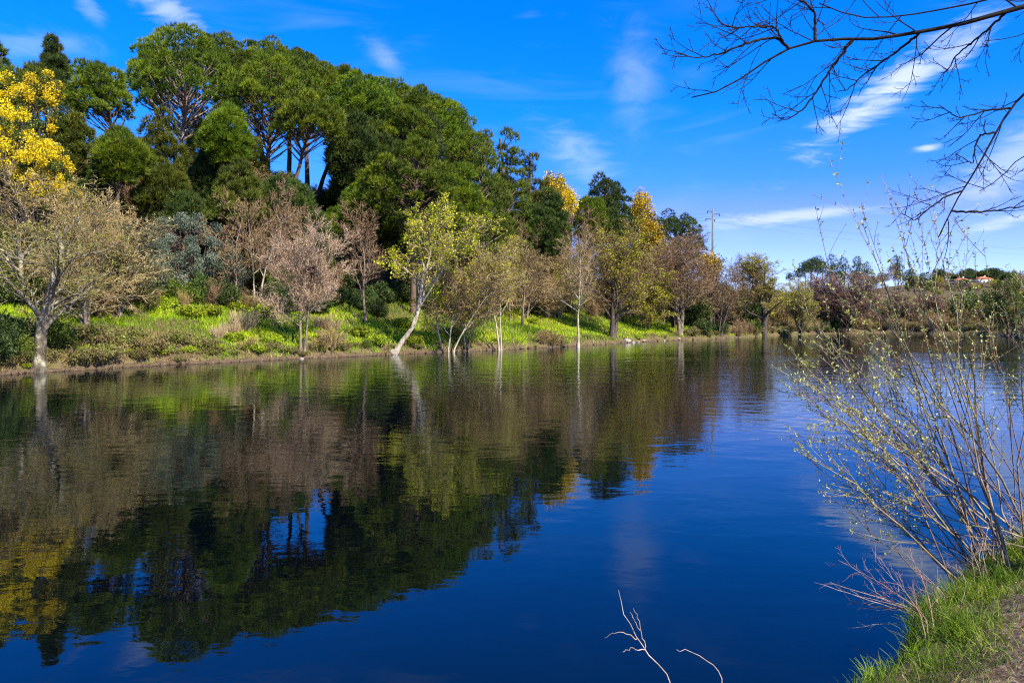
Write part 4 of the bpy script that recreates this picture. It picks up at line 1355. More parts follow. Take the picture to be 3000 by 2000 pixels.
for i in range(60):
    Y = rg.uniform(330, 425)
    px = rg.uniform(2660, 3060)
    x = ray_xy(px, Y)
    k = rg.choice(list(far_kinds), p=[0.32, 0.14, 0.2, 0.22, 0.12])
    pr = far_kinds[k][rg.integers(len(far_kinds[k]))]
    sc_ = rg.uniform(0.4, 0.75) if Y < 368 else rg.uniform(0.6, 1.0)
    plant(k, ('small ' if sc_ < 0.55 else 'tall ' if sc_ > 0.9 else '') + far_label[k].split(' on ')[0] + ' near ' + near_what(x, Y), 'tree', pr, (x, Y, zat(x, Y) - 0.1), rg.random() * 6.28, (sc_ * 1.2, sc_ * 1.2, sc_), far_label[k].split(' on ')[0] + 's downstream')
# low reeds and tan scrub on the downstream shore
for i in range(46):
    px = rg.uniform(2250, 3080)
    s_t = rg.uniform(0.8, 5)
    x, Y = at_s(px, s_t, 84, 175)
    kk = rg.choice(['tan_bush', 'bramble_mound', 'bare_bush'], p=[0.55, 0.25, 0.2])
    bush(kk, x, Y, rg.uniform(1.0, 1.9), rg.uniform(0.9, 1.5))


# far pines on the skyline, each with a bare trunk
def far_pine_mesh(seed, tall):
    return pine(seed, 15.0, 6.5 if not tall else 4.6, 5.5 if not tall else 8.5, 'umbrella' if not tall else 'ragged', None, 0.25, 46, 1.25, 'dark_pine', 'pine_bark', 0.85)


fpm = [far_pine_mesh(601, False), far_pine_mesh(602, False), far_pine_mesh(603, True), far_pine_mesh(604, True)]
for px, top, Y, v, w in ((2315, 795, 300, 0, 1.0), (2340, 780, 310, 1, 1.0), (2360, 760, 300, 0, 1.0), (2375, 752, 305, 1, 1.05), (2393, 745, 300, 0, 1.1), (2408, 760, 306, 1, 0.9), (2437, 747, 330, 2, 1.0),
                         (2470, 755, 330, 3, 1.2), (2512, 752, 320, 3, 1.2), (2540, 768, 325, 2, 0.9), (2622, 750, 330, 2, 0.8), (2634, 751, 332, 3, 0.8), (2585, 795, 330, 1, 1.2), (2665, 785, 335, 0, 1.1), (2705, 795, 340, 1, 1.2),
                         (2733, 800, 340, 0, 0.9), (2780, 812, 400, 1, 0.9)):
    x = ray_xy(px, Y)
    z = zat(x, Y)
    s = (ray_z(top, Y) - z) / 15.0
    plant('skyline_pine', ('slim tapering dark pine' if v > 1 else 'flat-crowned dark pine') + ' with a bare trunk among ' + near_what(x, Y), 'pine', [('trunk', fpm[v][0]), ('crown', fpm[v][1])], (x, Y, z - 0.2), rg.random() * 6.28, (s * w, s * w, s), 'pines on the distant skyline')
fr_ = leafy(610, 7, 11, 'shrub_dark', 3500, 0.6, 1.7, 22, 0.5, 0.12)
for px, top, Y, w, lab in ((2930, 793, 385, 1.0, 'big round dark tree on the skyline beside the cream house'), (2817, 800, 385, 0.75, 'round dark tree on the skyline behind the orange roof'),
                           (2832, 787, 392, 0.5, 'small dark tree top above the orange roof'), (2868, 797, 395, 0.7, 'dark tree on the skyline behind the cream house')):
    x = ray_xy(px, Y)
    z = zat(x, Y)
    s = (ray_z(top, Y) - z) / 7.0
    plant('round_tree', lab, 'tree', [('trunk', fr_[0][1]), ('crown', fr_[1][1])], (x, Y, z - 0.2), px, (w * 1.5, w * 1.5, s))


# ------------------------------------------------------------------ houses on the hill
def box(g, x0, x1, y0, y1, z0, z1, tint=0.5):
    v = [(x, y, z) for z in (z0, z1) for (x, y) in ((x0, y0), (x1, y0), (x1, y1), (x0, y1))]
    g.add(v, None, [(0, 3, 2, 1), (4, 5, 6, 7), (0, 1, 5, 4), (1, 2, 6, 5), (2, 3, 7, 6), (3, 0, 4, 7)], tint)


def house(px, Y, eave_py, w, dep, h, label, rz):
    x = ray_xy(px, Y)
    z = ray_z(eave_py, Y) - h
    t = thing('house', label, 'house', (x, Y, z), rz)
    g = Geo()
    box(g, -w / 2, w / 2, -dep / 2, dep / 2, min(-0.5, zat(x, Y) - z - 0.5), h)
    part('wall', g.mesh('wall', M['plaster']), t)
    g = Geo()
    e, rh = 0.4, 1.3
    v = [(-w / 2 - e, -dep / 2 - e, h + .003), (w / 2 + e, -dep / 2 - e, h + .003), (w / 2 + e, dep / 2 + e, h + .003), (-w / 2 - e, dep / 2 + e, h + .003)]
    v += [(a, b, c + 0.18) for a, b, c in v] + [(-w / 4, 0, h + rh), (w / 4, 0, h + rh)]
    g.add(v, [(4, 9 - 1, 7), (5, 6, 9)], [(0, 3, 2, 1), (0, 1, 5, 4), (1, 2, 6, 5), (2, 3, 7, 6), (3, 0, 4, 7), (4, 5, 9, 8), (6, 7, 8, 9)])
    rf = part('roof', g.mesh('roof', M['roof_tile']), t)
    g = Geo()
    box(g, w * 0.2, w * 0.2 + 0.6, 0.3, 0.9, h + 0.5, h + rh + 0.6)
    part('chimney', g.mesh('chimney', M['plaster']), rf)
    for fx in (-0.3, 0.05, 0.33):
        g = Geo()
        box(g, fx * w - 0.5, fx * w + 0.5, -dep / 2 - 0.02, -dep / 2 + 0.1, h - 2.0, h - 0.8)
        wd = part('window', g.mesh('window', M['window']), t)
        g = Geo()
        box(g, fx * w - 0.65, fx * w + 0.65, -dep / 2 - 0.14, -dep / 2 - 0.02, h - 2.15, h - 2.0)
        part('sill', g.mesh('sill', M['plaster']), wd)


house(2880, 370, 818, 5.6, 5, 3.4, 'cream house with an orange tiled hip roof on the distant hill', 0.2)
house(2815, 372, 822, 5.2, 5, 2.4, 'low house under a wide orange roof on the distant hill', -0.1)
house(2768, 420, 826, 5.0, 4.5, 2.4, 'pale house half hidden by trees, farthest along the hill', 0.3)

# ------------------------------------------------------------------ power pole
Yp = 138.0
xp = ray_xy(2088, Yp)
zp = zat(xp, Yp)
ztop = ray_z(612, Yp)
t = thing('power_pole', 'tall tapered power pole with staggered crossarms behind the bare trees', 'power pole', (xp, Yp, zp))
Hp = ztop - zp
g = Geo()
tubes(g, np.array([[(0, 0, -0.5), (0, 0, Hp * 0.5), (0, 0, Hp)]]), np.array([[0.34, 0.24, 0.13]]), 10, cap=True)
part('shaft', g.mesh('shaft', M['steel']), t)
tips = []
for py, side, ln in ((619, -1, 1.0), (627, 1, 1.3), (641, -1, 1.3), (644, 1, 0.4)):
    zz = ray_z(py, Yp) - zp
    g = Geo()
    tubes(g, np.array([[(-side * 0.1, 0, zz - 0.1), (side * 0.5 * ln, 0, zz), (side * ln, 0, zz + 0.05)]]), np.array([[0.10, 0.08, 0.05]]), 6, cap=True)
    arm = part('crossarm', g.mesh('crossarm', M['iron']), t)
    g = Geo()
    zc_ = zz + 0.05
    prof = [(0.0, 0.05), (-0.08, 0.14), (-0.13, 0.07), (-0.2, 0.15), (-0.27, 0.07), (-0.33, 0.14), (-0.42, 0.04)]
    tubes(g, np.array([[(side * ln * 0.95, 0, zc_ + a) for a, b in prof]]), np.array([[b for a, b in prof]]), 8, cap=True)
    part('insulator', g.mesh('insulator', M['iron']), arm)
    tips.append((side * ln * 0.95, 0, zc_ - 0.42))
for (tx, ty, tz_) in tips[:3]:
    for ex, ey, ez in ((-62, 20, 1.5), (150, 40, -3.0)):
        tt = np.linspace(0, 1, 24)
        pth = np.stack([tx + ex * tt, ty + ey * tt, tz_ + ez * tt - 3.2 * 4 * tt * (1 - tt) * (0.35 if ex < 0 else 1)], -1)
        g = Geo()
        tubes(g, pth[None], np.full((1, 24), 0.011), 4)
        part('wire', g.mesh('wire', M['iron']), t)


# ------------------------------------------------------------------ rocks
def rock(seed, px, py, wpx, hpx, label, name='rock', Y=None, lift=0.0):
    rng = np.random.default_rng(seed)
    x, Y, z = hit(px, py)
    k = Y / F
    nu, nv = 12, 8
    a = np.arange(nu) * 2 * math.pi / nu
    b = np.linspace(-1.3, 1.5, nv)
    v = []
    cuts = unit(rng.normal(size=(9, 3)))
    cd = rng.uniform(0.62, 0.9, 9)
    for bb in b:
        for aa in a:
            d = np.array([math.cos(bb) * math.cos(aa), math.cos(bb) * math.sin(aa), math.sin(bb)])
            r = min([1.0] + [c / max(float(d @ n), 1e-3) for n, c in zip(cuts, cd) if d @ n > 0.05])
            v.append(d * r)
    v = np.array(v) * np.array([wpx * k / 2, wpx * k / 2.4, hpx * k * 0.5]) + np.array([0, 0, hpx * k * 0.12])
    q = [(r * nu + i, r * nu + (i + 1) % nu, (r + 1) * nu + (i + 1) % nu, (r + 1) * nu + i) for r in range(nv - 1) for i in range(nu)]
    tri = [((nv - 1) * nu, (nv - 1) * nu + i, (nv - 1) * nu + i + 1) for i in range(1, nu - 1)]
    g = Geo()
    g.add(v, tri, q)
    me = g.mesh('rock', M['rock'])
    me.polygons.foreach_set('use_smooth', np.zeros(len(me.polygons), bool))
    single(name, me, label, 'rock', loc=(x, Y, z + lift), rz=rng.random() * 6)


rock(1, 1836, 1002, 26, 16, 'largest pale boulder at the water edge past the dark-trunked poplar')
rock(2, 1856, 1003, 11, 9, 'small pale stone right beside the largest boulder')
rock(3, 1870, 1002, 14, 9, 'flat pale stone in the middle of the row at the water edge')
rock(4, 1887, 1000, 15, 8, 'last flat stone of the row beside the largest boulder')
rock(5, 1946, 998, 9, 8, 'lone pale stone at the water edge short of the double-trunked tree')
rock(6, 1989, 994, 12, 8, 'pale stone at the foot of the double-trunked tree')
rock(7, 1151, 1036, 26, 20, 'white boulder at the foot of the leaning alder')
rock(8, 1842, 925, 24, 22, 'pale boulder up on the grass behind the dark-trunked poplar')
rock(9, 555, 862, 30, 20, 'pale boulder in the shade under the olive')
rock(10, 885, 1050, 14, 10, 'small stone at the roots of the pink willow')

M['clod'] = rough_mat('earth_clod', [(0.35, (0.035, 0.024, 0.015)), (0.55, (0.10, 0.068, 0.040)), (0.75, (0.24, 0.18, 0.12))], 6, bump=1.0)


def clod_mesh(seed):
    rng = np.random.default_rng(seed)
    nu, nv = 10, 7
    b_ = np.linspace(-1.4, 1.4, nv)
    v = []
    for bb in b_:
        for i in range(nu):
            aa = i * 2 * math.pi / nu
            v.append(np.array([math.cos(bb) * math.cos(aa), math.cos(bb) * math.sin(aa), 0.6 * math.sin(bb)]) * rng.uniform(0.7, 1.15))
    q = [(r_ * nu + i, r_ * nu + (i + 1) % nu, (r_ + 1) * nu + (i + 1) % nu, (r_ + 1) * nu + i) for r_ in range(nv - 1) for i in range(nu)]
    tri = [((nv - 1) * nu, (nv - 1) * nu + i, (nv - 1) * nu + i + 1) for i in range(1, nu - 1)]
    g_ = Geo()
    g_.add(v, tri, q)
    return g_.mesh('bank_stone', M['clod'])


clods = [clod_mesh(i) for i in range(4)]
rgc = np.random.default_rng(31)
for px in np.arange(-30, 2150, 15):
    px = px + rgc.uniform(-8, 8)
    ys = np.linspace(34, 150, 1600)
    xs = ray_xy(px, ys)
    zs = gz(xs, ys)
    k = int(np.argmax(zs > 0.02))
    sx, sy, sz = rgc.uniform(0.15, 0.6), rgc.uniform(0.15, 0.4), rgc.uniform(0.12, 0.45)
    size_ = 'small' if sx < 0.28 else 'broad' if sx > 0.47 else 'mid-sized'
    single('bank_stone', clods[rgc.integers(4)], size_ + ' earth-brown stone at the water edge below ' + near_what(xs[k], ys[k]), 'stone', 'stones along the far water edge',
           (float(xs[k]), float(ys[k]), 0.02), rgc.random() * 0.8, (sx, sy, sz))

# ------------------------------------------------------------------ grass on the far bank
rg = np.random.default_rng(5)
N = 260000
ang_ = rg.uniform(-0.74, 0.42, N)
yy = rg.uniform(36, 130, N)
xx = ang_ * yy
s = far_s(xx, yy)
k = (s > -0.8) & (s < 15.5) & (rg.random(N) < np.interp(yy, [36, 60, 130], [1.0, 0.9, 0.75]))
xx, yy, s = xx[k], yy[k], s[k]
pxs = xx / yy * F + 1500
zz = gz(xx, yy)
k = zz > 0.12
xx, yy, s, zz, pxs = xx[k], yy[k], s[k], zz[k], pxs[k]
patch = fbm(xx, yy, 4.5, 41)
fine = fbm(xx, yy, 1.3, 43)
tint = 0.40 + (patch - 0.5) * 0.9 + (fine - 0.5) * 0.5 + rg.normal(0, 0.09, len(xx)) + 0.14
tint = np.where(zz < 0.75, tint - 0.75 * np.clip(fbm(xx, yy, 1.3, 71) * 2 - 0.62, 0, 1), tint)
brown = sstep(720, 420, pxs) * sstep(9.0, 6.0, s) * 0.34           # brambly foot of the upstream bank
tint = np.clip(tint - brown + 0.10 * sstep(1150, 1500, pxs), 0.0, 1)
hgt = 0.22 + 0.32 * fbm(xx, yy, 2.5, 47) * rg.uniform(0.5, 1.4, len(xx))
g = Geo()
p = np.stack([xx, yy, zz - 0.03], -1)
d = unit(np.stack([rg.normal(0, 0.35, len(xx)), rg.normal(0, 0.35, len(xx)), np.ones(len(xx))], -1))
spikes(g, p, d, hgt, np.full(len(xx), 0.075), rg, tint)
p2 = p + rg.normal(0, 0.08, p.shape) * np.array([1, 1, 0])
d2 = unit(np.stack([rg.normal(0, 0.5, len(xx)), rg.normal(0, 0.5, len(xx)), np.ones(len(xx))], -1))
spikes(g, p2, d2, hgt * 0.8, np.full(len(xx), 0.075), rg, np.clip(tint + 0.06, 0, 1))
setting('bank_grass', g.mesh('bank_grass', M['grass']), 'stuff', 'bright green spring grass covering the far river bank', 'grass')

# dry grass fringe at the water and on the upstream bank
N = 170000
yy = rg.uniform(36, 125, N)
xx = rg.uniform(-0.74, 0.6, N) * yy
s = far_s(xx, yy)
pxs = xx / yy * F + 1500
pr = np.where((s > -0.8) & (s < 1.0), 1.0, 0) * np.clip(fbm(xx, yy, 1.4, 73) * 2.2 - 0.5, 0.08, 1) + np.where((s > 0.5) & (s < 6.5) & (pxs < 800), 0.12, 0) + np.where((s > 0.5) & (s < 12), 0.03, 0)
k = rg.random(N) < pr
xx, yy, s = xx[k], yy[k], s[k]
zz = gz(xx, yy)
k = zz > 0.05
xx, yy, s, zz = xx[k], yy[k], s[k], zz[k]
g = Geo()
K = 4
d = unit(np.stack([rg.normal(0, 0.5, len(xx)), -np.abs(rg.normal(0.3, 0.5, len(xx))), np.full(len(xx), 0.8)], -1))
L = rg.uniform(0.3, 0.8, len(xx)) * np.where(s < 0.8, 0.8, 1.0)
P = [np.stack([xx, yy, zz], -1)]
for q in range(K - 1):
    d = unit(d + np.array([0, -0.05, -0.42]))
    P.append(P[-1] + d * (L / (K - 1))[:, None])
P = np.stack(P, 1)
P[:, :, 2] = np.maximum(P[:, :, 2], 0.01)
ribbons(g, P, np.full(len(xx), 0.04), rg, np.clip(rg.normal(0.45, 0.25, len(xx)), 0, 1))
setting('dry_grass', g.mesh('dry_grass', M['dry']), 'stuff', 'tan dry grass hanging along the water edge of the far bank', 'dry grass')


# straw tussocks
def tussock(seed, n, H, W):
    rng = np.random.default_rng(seed)
    ph = rng.random(n) * 6.28
    r = W * 0.35 * np.sqrt(rng.random(n))
    b = np.stack([r * np.cos(ph), r * np.sin(ph), np.full(n, -0.05)], -1)
    d = unit(np.stack([np.cos(ph) * 0.35, np.sin(ph) * 0.35, np.ones(n)], -1) + rng.normal(0, 0.12, (n, 3)))
    g = Geo()
    P = np.stack([b, b + d * (H * 0.55 * rng.uniform(0.7, 1.1, n))[:, None], b + d * (H * rng.uniform(0.75, 1.2, n))[:, None] + rng.normal(0, 0.08, (n, 3))], 1)
    ribbons(g, P, np.full(n, 0.035), rng, np.clip(rng.normal(0.55, 0.22, n), 0, 1))
    return g.mesh('straw_tussock', M['dry'])


tm = tussock(1, 420, 1.25, 1.4)
for px, py, s, lab in ((715, 968, 1.25, 'tall pale straw tussock, largest on the upstream bank'), (675, 985, 0.8, 'small straw tussock at the foot of the largest one'), (640, 992, 0.7, 'low straw tussock downslope of the largest one'), (945, 965, 0.9, 'straw tussock behind the trunks of the pink willow'),
                       (975, 972, 0.8, 'straw tussock in the sun next to the shaded grass'), (1555, 905, 0.8, 'straw tussock on the slope above the green grass')):
    x, Y, z = hit(px, py)
    single('straw_tussock', tm, lab, 'tussock', loc=(x, Y, z), rz=px, scale=(s, s, s))

# ================================================================== near bank
rg = np.random.default_rng(15)


def hit_near(px, py):
    ys = np.linspace(1.2, 14, 3000)
    xs, zs = ray_xy(px, ys), ray_z(py, ys)
    g_ = gz(xs, ys)
    k_ = np.argmax(zs <= g_)
    return float(xs[k_]), float(ys[k_]), float(g_[k_])


def on_bank(px, py, keep=0.10):
    x_, y_, z_ = hit_near(px, py)
    while float(near_s(np.array([x_]), np.array([y_]))[0]) < keep:
        x_ += 0.03
        y_ -= 0.03
    z_ = zat(x_, y_)
    return 1500 + F * x_ / y_, HOR + F * (EYE - z_) / y_, y_


# grass blades, curved
def blades(g, x, y, z, H, lean, w, tint, rng, K=4):
    n = len(x)
    ph = rng.random(n) * 6.28
    d = unit(np.stack([np.cos(ph) * lean, np.sin(ph) * lean, np.ones(n)], -1))
    P = [np.stack([x, y, z - 0.01], -1)]
    for q in range(K - 1):
        P.append(P[-1] + d * (H / (K - 1))[:, None])
        d = unit(d + np.stack([np.cos(ph) * lean * 0.6, np.sin(ph) * lean * 0.6, np.full(n, -0.18)], -1))
    ribbons(g, np.stack(P, 1), w, rng, tint)


N = 300000
x = rg.uniform(-0.5, 9.5, N)
y = rg.uniform(1.8, 12.5, N)
n_ = near_s(x, y)
vis = (x / y > 0.30) & (x / y < 0.80)
neff = n_ + 0.5 * (fbm(x, y, 0.7, 81) - 0.5) - 0.05 * np.clip(x - 3, 0, 2) + 0.16
dens = np.where(n_ < 0.05, 0.0, np.interp(neff, [0.55, 0.75, 1.0, 1.6, 4.0], [1.0, 0.5, 0.16, 0.07, 0.04]))
clump = fbm(x, y, 0.35, 51)
dens = dens * np.clip((clump - 0.16) * 4.0, 0.08, 1)
k = vis & (rg.random(N) < dens)
x, y, n_, clump = x[k], y[k], n_[k], clump[k]
z = gz(x, y)
edge = sstep(1.2, 0.2, n_)
tint = np.clip(0.34 + (fbm(x, y, 0.6, 53) - 0.5) * 1.2 + 0.18 * edge + rg.normal(0, 0.13, len(x)), 0.22, 1)
tint = np.where(rg.random(len(x)) < np.interp(n_, [0.3, 1.4, 2.2], [0.04, 0.12, 0.5]), rg.uniform(0, 0.15, len(x)), tint)
g = Geo()
blades(g, x, y, z, (0.065 + 0.15 * edge * clump * 1.5) * rg.uniform(0.5, 1.35, len(x)), rg.uniform(0.15, 0.7, len(x)), rg.uniform(0.004, 0.008, len(x)), tint, rg)
setting('near_grass', g.mesh('near_grass', M['near_grass']), 'stuff', 'fresh green grass blades along the edge of the near bank', 'grass')

# dead leaves and straw litter on the bare path
N = 40000
x = rg.uniform(0.4, 8, N)
y = rg.uniform(1.8, 9, N)
n_ = near_s(x, y)
k = (n_ > 0.3) & (x / y > 0.35) & (x / y < 0.8) & (rg.random(N) < np.interp(n_, [0.3, 0.8, 1.2], [0.1, 0.6, 1]))
x, y = x[k], y[k]
z = gz(x, y) + 0.008
g = Geo()
nn = len(x)
ph = rg.random(nn) * 6.28
L = rg.uniform(0.02, 0.08, nn)
P = np.stack([np.stack([x, y, z], -1), np.stack([x + np.cos(ph) * L * 0.5, y + np.sin(ph) * L * 0.5, z + rg.uniform(0.002, 0.02, nn)], -1), np.stack([x + np.cos(ph) * L, y + np.sin(ph) * L, z + rg.uniform(-0.004, 0.015, nn)], -1)], 1)
ribbons(g, P, rg.uniform(0.002, 0.006, nn), rg, rg.random(nn) ** 1.5)
setting('straw_litter', g.mesh('straw_litter', M['dry']), 'stuff', 'dry straw and dead leaf litter on the bare soil of the near bank', 'litter')


# ------------------------------------------------------------------ budding willow bush
base_c = np.array([5.0, 7.75, 0.35])
bush_t = thing('willow_bush', 'budding willow bush fanning out over the water from the near bank', 'willow bush', (base_c[0], base_c[1], zat(base_c[0], base_c[1])))
bz = zat(base_c[0], base_c[1])
rs = np.random.default_rng(88)
tips = []
# (tip column, tip row) surveyed along the outline of the bush, then filled inside it
outline = [(2606, 588), (2628, 596), (2526, 652), (2690, 625), (2736, 622), (2570, 690), (2880, 705), (2660, 660), (2775, 760), (2422, 830), (2330, 880), (2262, 1072), (2300, 1010), (2288, 1118), (2326, 1155),
           (2340, 1318), (2328, 1312), (2445, 1442), (2400, 1410), (2480, 1500), (2420, 1240), (2380, 960), (2470, 900), (2520, 850), (2560, 790), (2395, 1130), (2480, 1110), (2960, 830), (2990, 900), (2850, 830), (2800, 880),
           (2640, 800), (2590, 900), (2540, 1010), (2560, 1150), (2480, 1300), (2700, 940), (2520, 1420), (2600, 1530), (3060, 800), (3100, 950), (2840, 1060), (2680, 1180), (2440, 1010), (2350, 1060), (2310, 1110), (2370, 1200), (2450, 1180), (2530, 1260), (2430, 1350), (2500, 1460), (2560, 1380)]
K = 8
for i, (tx, ty) in enumerate(outline):
    Yt = rs.uniform(6.3, 8.4)
    tip = np.array([ray_xy(tx, Yt), Yt, ray_z(ty, Yt)])
    low = ty > 1250
    b = base_c + np.array([rs.normal(0.15, 0.40), rs.normal(0.05, 0.36), 0])
    b[0] += 0.25 * (tx > 2800)
    if low:
        b[:2] += np.array([-0.25, -0.1])
    while float(near_s(np.array([b[0]]), np.array([b[1]]))[0]) < 0.12:
        b[:2] += np.array([0.06, -0.06])
    b[2] = zat(b[0], b[1]) - 0.15
    t_ = np.linspace(0, 1, K)[:, None]
    span = tip - b
    mid = b + span * 0.5 + np.array([-0.03 * span[2] * (1 if tx < 2700 else -0.3), 0, 0.05 * abs(span[0])]) + rs.normal(0, 0.10, 3)
    P = (1 - t_) ** 2 * b + 2 * t_ * (1 - t_) * mid + t_ ** 2 * tip
    P[1:-1] += rs.normal(0, 0.018, (K - 2, 3))
    ln = np.linalg.norm(span)
    r = rs.uniform(0.007, 0.015) * (0.55 + 0.12 * ln)
    loc0 = np.array([base_c[0], base_c[1], bz])
    g, g2 = Geo(), Geo()
    tubes(g, (P - loc0)[None], taper(np.array([r]), K, 0.17), 6, cap=True)
    c1 = int(rs.integers(2, 5)) if ty < 800 else int(rs.integers(5, 8))
    P1, R1, L1 = branch_out(P[None], np.array([r]), np.array([ln]), c1, 0.30, 0.97, 26, 0.34, 5, rs, 0.07, 0.03, 0.06, shrink=0.45)
    ok_ = P1[:, -1, 0] / P1[:, -1, 1] > 0.35           # side shoots stay within the spread of the bush
    if not ok_.any():
        ok_[0] = True
    P1, R1, L1 = P1[ok_], R1[ok_], L1[ok_]
    P2, R2, L2 = branch_out(P1, R1, L1, 3, 0.2, 0.95, 32, 0.5, 4, rs, 0.08, 0.04, 0.04)
    tubes(g, P1 - loc0, taper(np.maximum(R1 * 0.55, 0.0035), 5, 0.4), 4)
    tubes(g, P2 - loc0, taper(np.maximum(R2 * 0.4, 0.0026), 4, 0.5), 3)
    st = part('stem', g.mesh('stem', M['willow_bark'] if r > 0.0105 else M['willow_twig']), bush_t)
    # opening buds: small leaf rosettes spaced along the outer twigs
    pts = []
    for PP, lo_, per_m in ((P[None], 0.55, 13), (P1, 0.25, 10), (P2, 0.25, 9 if ty > 800 else 5)):
        for row in PP:
            l_ = np.linalg.norm(row[-1] - row[0])
            hgt_ = row[-1, 2]
            nb = rs.poisson(max(l_ * per_m * (1.0 if hgt_ > 1.6 else 0.45), 1))
            tb = rs.uniform(lo_, 1, nb)
            f_ = tb * (len(row) - 1)
            kk = np.minimum(f_.astype(int), len(row) - 2)
            pts.append(row[kk] + (row[kk + 1] - row[kk]) * (f_ - kk)[:, None])
            pts.append(row[-1:])
    pts = np.concatenate(pts)
    nl_ = 3
    q = np.repeat(pts, nl_, 0)
    leaves(g2, q - loc0, rs.uniform(0.014, 0.033, len(q)) * np.repeat(rs.uniform(0.6, 1.25, len(pts)), nl_), rs, np.clip(rs.normal(0.5, 0.25, len(q)), 0, 1), 0.5, 0.7)
    part('foliage', g2.mesh('foliage', M['willow_leaf']), st)

# dead undergrowth round the foot of the bush
def stalk(name, label, paths, r, mat, sub=0, seed=0, group=None, cat='dead stalk', sublen=0.3, upcurl=0.0):
    """paths: list of [(px, py, Y), ...]"""
    rng = np.random.default_rng(seed)
    p0 = paths[0][0]
    base = np.array([ray_xy(p0[0], p0[2]), p0[2], ray_z(p0[1], p0[2])])
    base[2] = min(base[2], zat(base[0], base[1]))
    t = thing(name, label, cat, tuple(base), group=group)
    for j, path in enumerate(paths):
        ctrl = np.array([(ray_xy(a, c), c, ray_z(b, c)) for a, b, c in path])
        if j == 0:
            ctrl[0, 2] = base[2] - 0.05
        K = 12
        tt = np.linspace(0, len(ctrl) - 1, K)
        P = np.stack([np.interp(tt, np.arange(len(ctrl)), ctrl[:, c]) for c in range(3)], -1)
        P[1:-1] = 0.25 * P[:-2] + 0.5 * P[1:-1] + 0.25 * P[2:]
        P[1:-1] += rng.normal(0, 0.004, (K - 2, 3))
        ln = np.sum(np.linalg.norm(np.diff(P, axis=0), axis=1))
        g = Geo()
        rr = r * (1 if j == 0 else 0.6)
        tubes(g, (P - base)[None], taper(np.array([rr]), K, 0.35), 5, cap=True)
        if sub:
            P1, R1, L1 = branch_out(P[None], np.array([rr]), np.array([ln]), sub, 0.25, 0.98, 38, sublen, 5, rng, 0.12, 0.0, 0.05, curl=upcurl)
            tubes(g, P1 - base, taper(np.maximum(R1 * 0.8, 0.0018), 5, 0.5), 3)
            if sub > 4:
                P2, R2, L2 = branch_out(P1, R1, L1, 3, 0.3, 0.95, 40, 0.5, 4, rng, 0.12)
                tubes(g, P2 - base, taper(np.maximum(R2 * 0.7, 0.0014), 4, 0.5), 3)
        part('stem' if j == 0 else 'twig', g.mesh('stem', M[mat]), t)
    return t


yb = 4.3
stalk('dead_stalk', 'dry forked stalk standing over the water apart from the grass', [[(2060, 2160, 3.5), (1990, 2010, 3.55), (1935, 1955, 3.6), (1888, 1902, 3.6), (1860, 1855, 3.6), (1828, 1790, 3.65), (1812, 1728, 3.7)],
      [(1888, 1902, 3.6), (1880, 1860, 3.6), (1872, 1815, 3.62), (1855, 1780, 3.64)], [(1875, 1845, 3.6), (1858, 1815, 3.58), (1846, 1792, 3.58)],
      [(1888, 1902, 3.6), (1855, 1897, 3.5), (1835, 1902, 3.5), (1822, 1910, 3.5)], [(1866, 1870, 3.6), (1840, 1854, 3.5), (1810, 1849, 3.5), (1790, 1852, 3.5), (1770, 1868, 3.5)]], 0.0038, 'dead_stalk', 0, 1)
stalk('dead_stalk', 'single dry arching stalk next to the forked one', [[(2150, 2140, 3.5), (2120, 2020, 3.6), (2116, 1968, 3.6), (2080, 1938, 3.6), (2040, 1915, 3.6), (2005, 1904, 3.6), (1982, 1901, 3.6)]], 0.0032, 'dead_stalk', 0, 2)
for j, (b, tp, lab) in enumerate((((2545, 1930), (2385, 1705), 'long pale dry stem leaning from the bright grass over the water'), ((2560, 1920), (2430, 1705), 'second pale dry stem beside the long leaning one'),
                                  ((2530, 1905), (2435, 1828), 'short dry stem low over the water'), ((2600, 1900), (2480, 1840), 'short forked dry stem in front of the bramble canes'),
                                  ((2580, 1890), (2500, 1740), 'thin upright dry stem between the leaning stems'))):
    bx_, by_, y0 = on_bank(*b)
    b = (bx_, by_)
    stalk('dead_stalk', lab, [[(b[0], b[1], y0), ((b[0] * 0.6 + tp[0] * 0.4), b[1] * 0.6 + tp[1] * 0.4 + 6, y0 + 0.1), (tp[0], tp[1], y0 + 0.25)]], 0.0045, 'dead_stalk', 4, 10 + j, sublen=0.22)
for j, (b, tp, lab) in enumerate((((2715, 1900), (2560, 1640), 'reddish dead bramble cane arching highest over the water'), ((2725, 1890), (2455, 1640), 'reddish dead bramble cane bowing toward the open water'),
                                  ((2710, 1870), (2480, 1755), 'dead bramble cane hanging low beside the arching ones'), ((2740, 1880), (2660, 1610), 'upright dead bramble cane against the blue water'),
                                  ((2760, 1865), (2705, 1735), 'thick dark dead cane at the cut edge of the bank'), ((2690, 1890), (2540, 1720), 'dead bramble cane nearest the bright grass'))):
    bx_, by_, y0 = on_bank(*b)
    b = (bx_, by_)
    stalk('bramble_cane', lab, [[(b[0], b[1], y0), (b[0] - 10, b[1] - 90, y0 + 0.25), (b[0] * 0.45 + tp[0] * 0.55, b[1] * 0.25 + tp[1] * 0.75, y0 + 0.45), (tp[0], tp[1], y0 + 0.6)]], 0.0058, 'dead_dark' if j in (2, 4) else 'cane', 11, 30 + j, cat='bramble cane', sublen=0.33)
rs2 = np.random.default_rng(41)
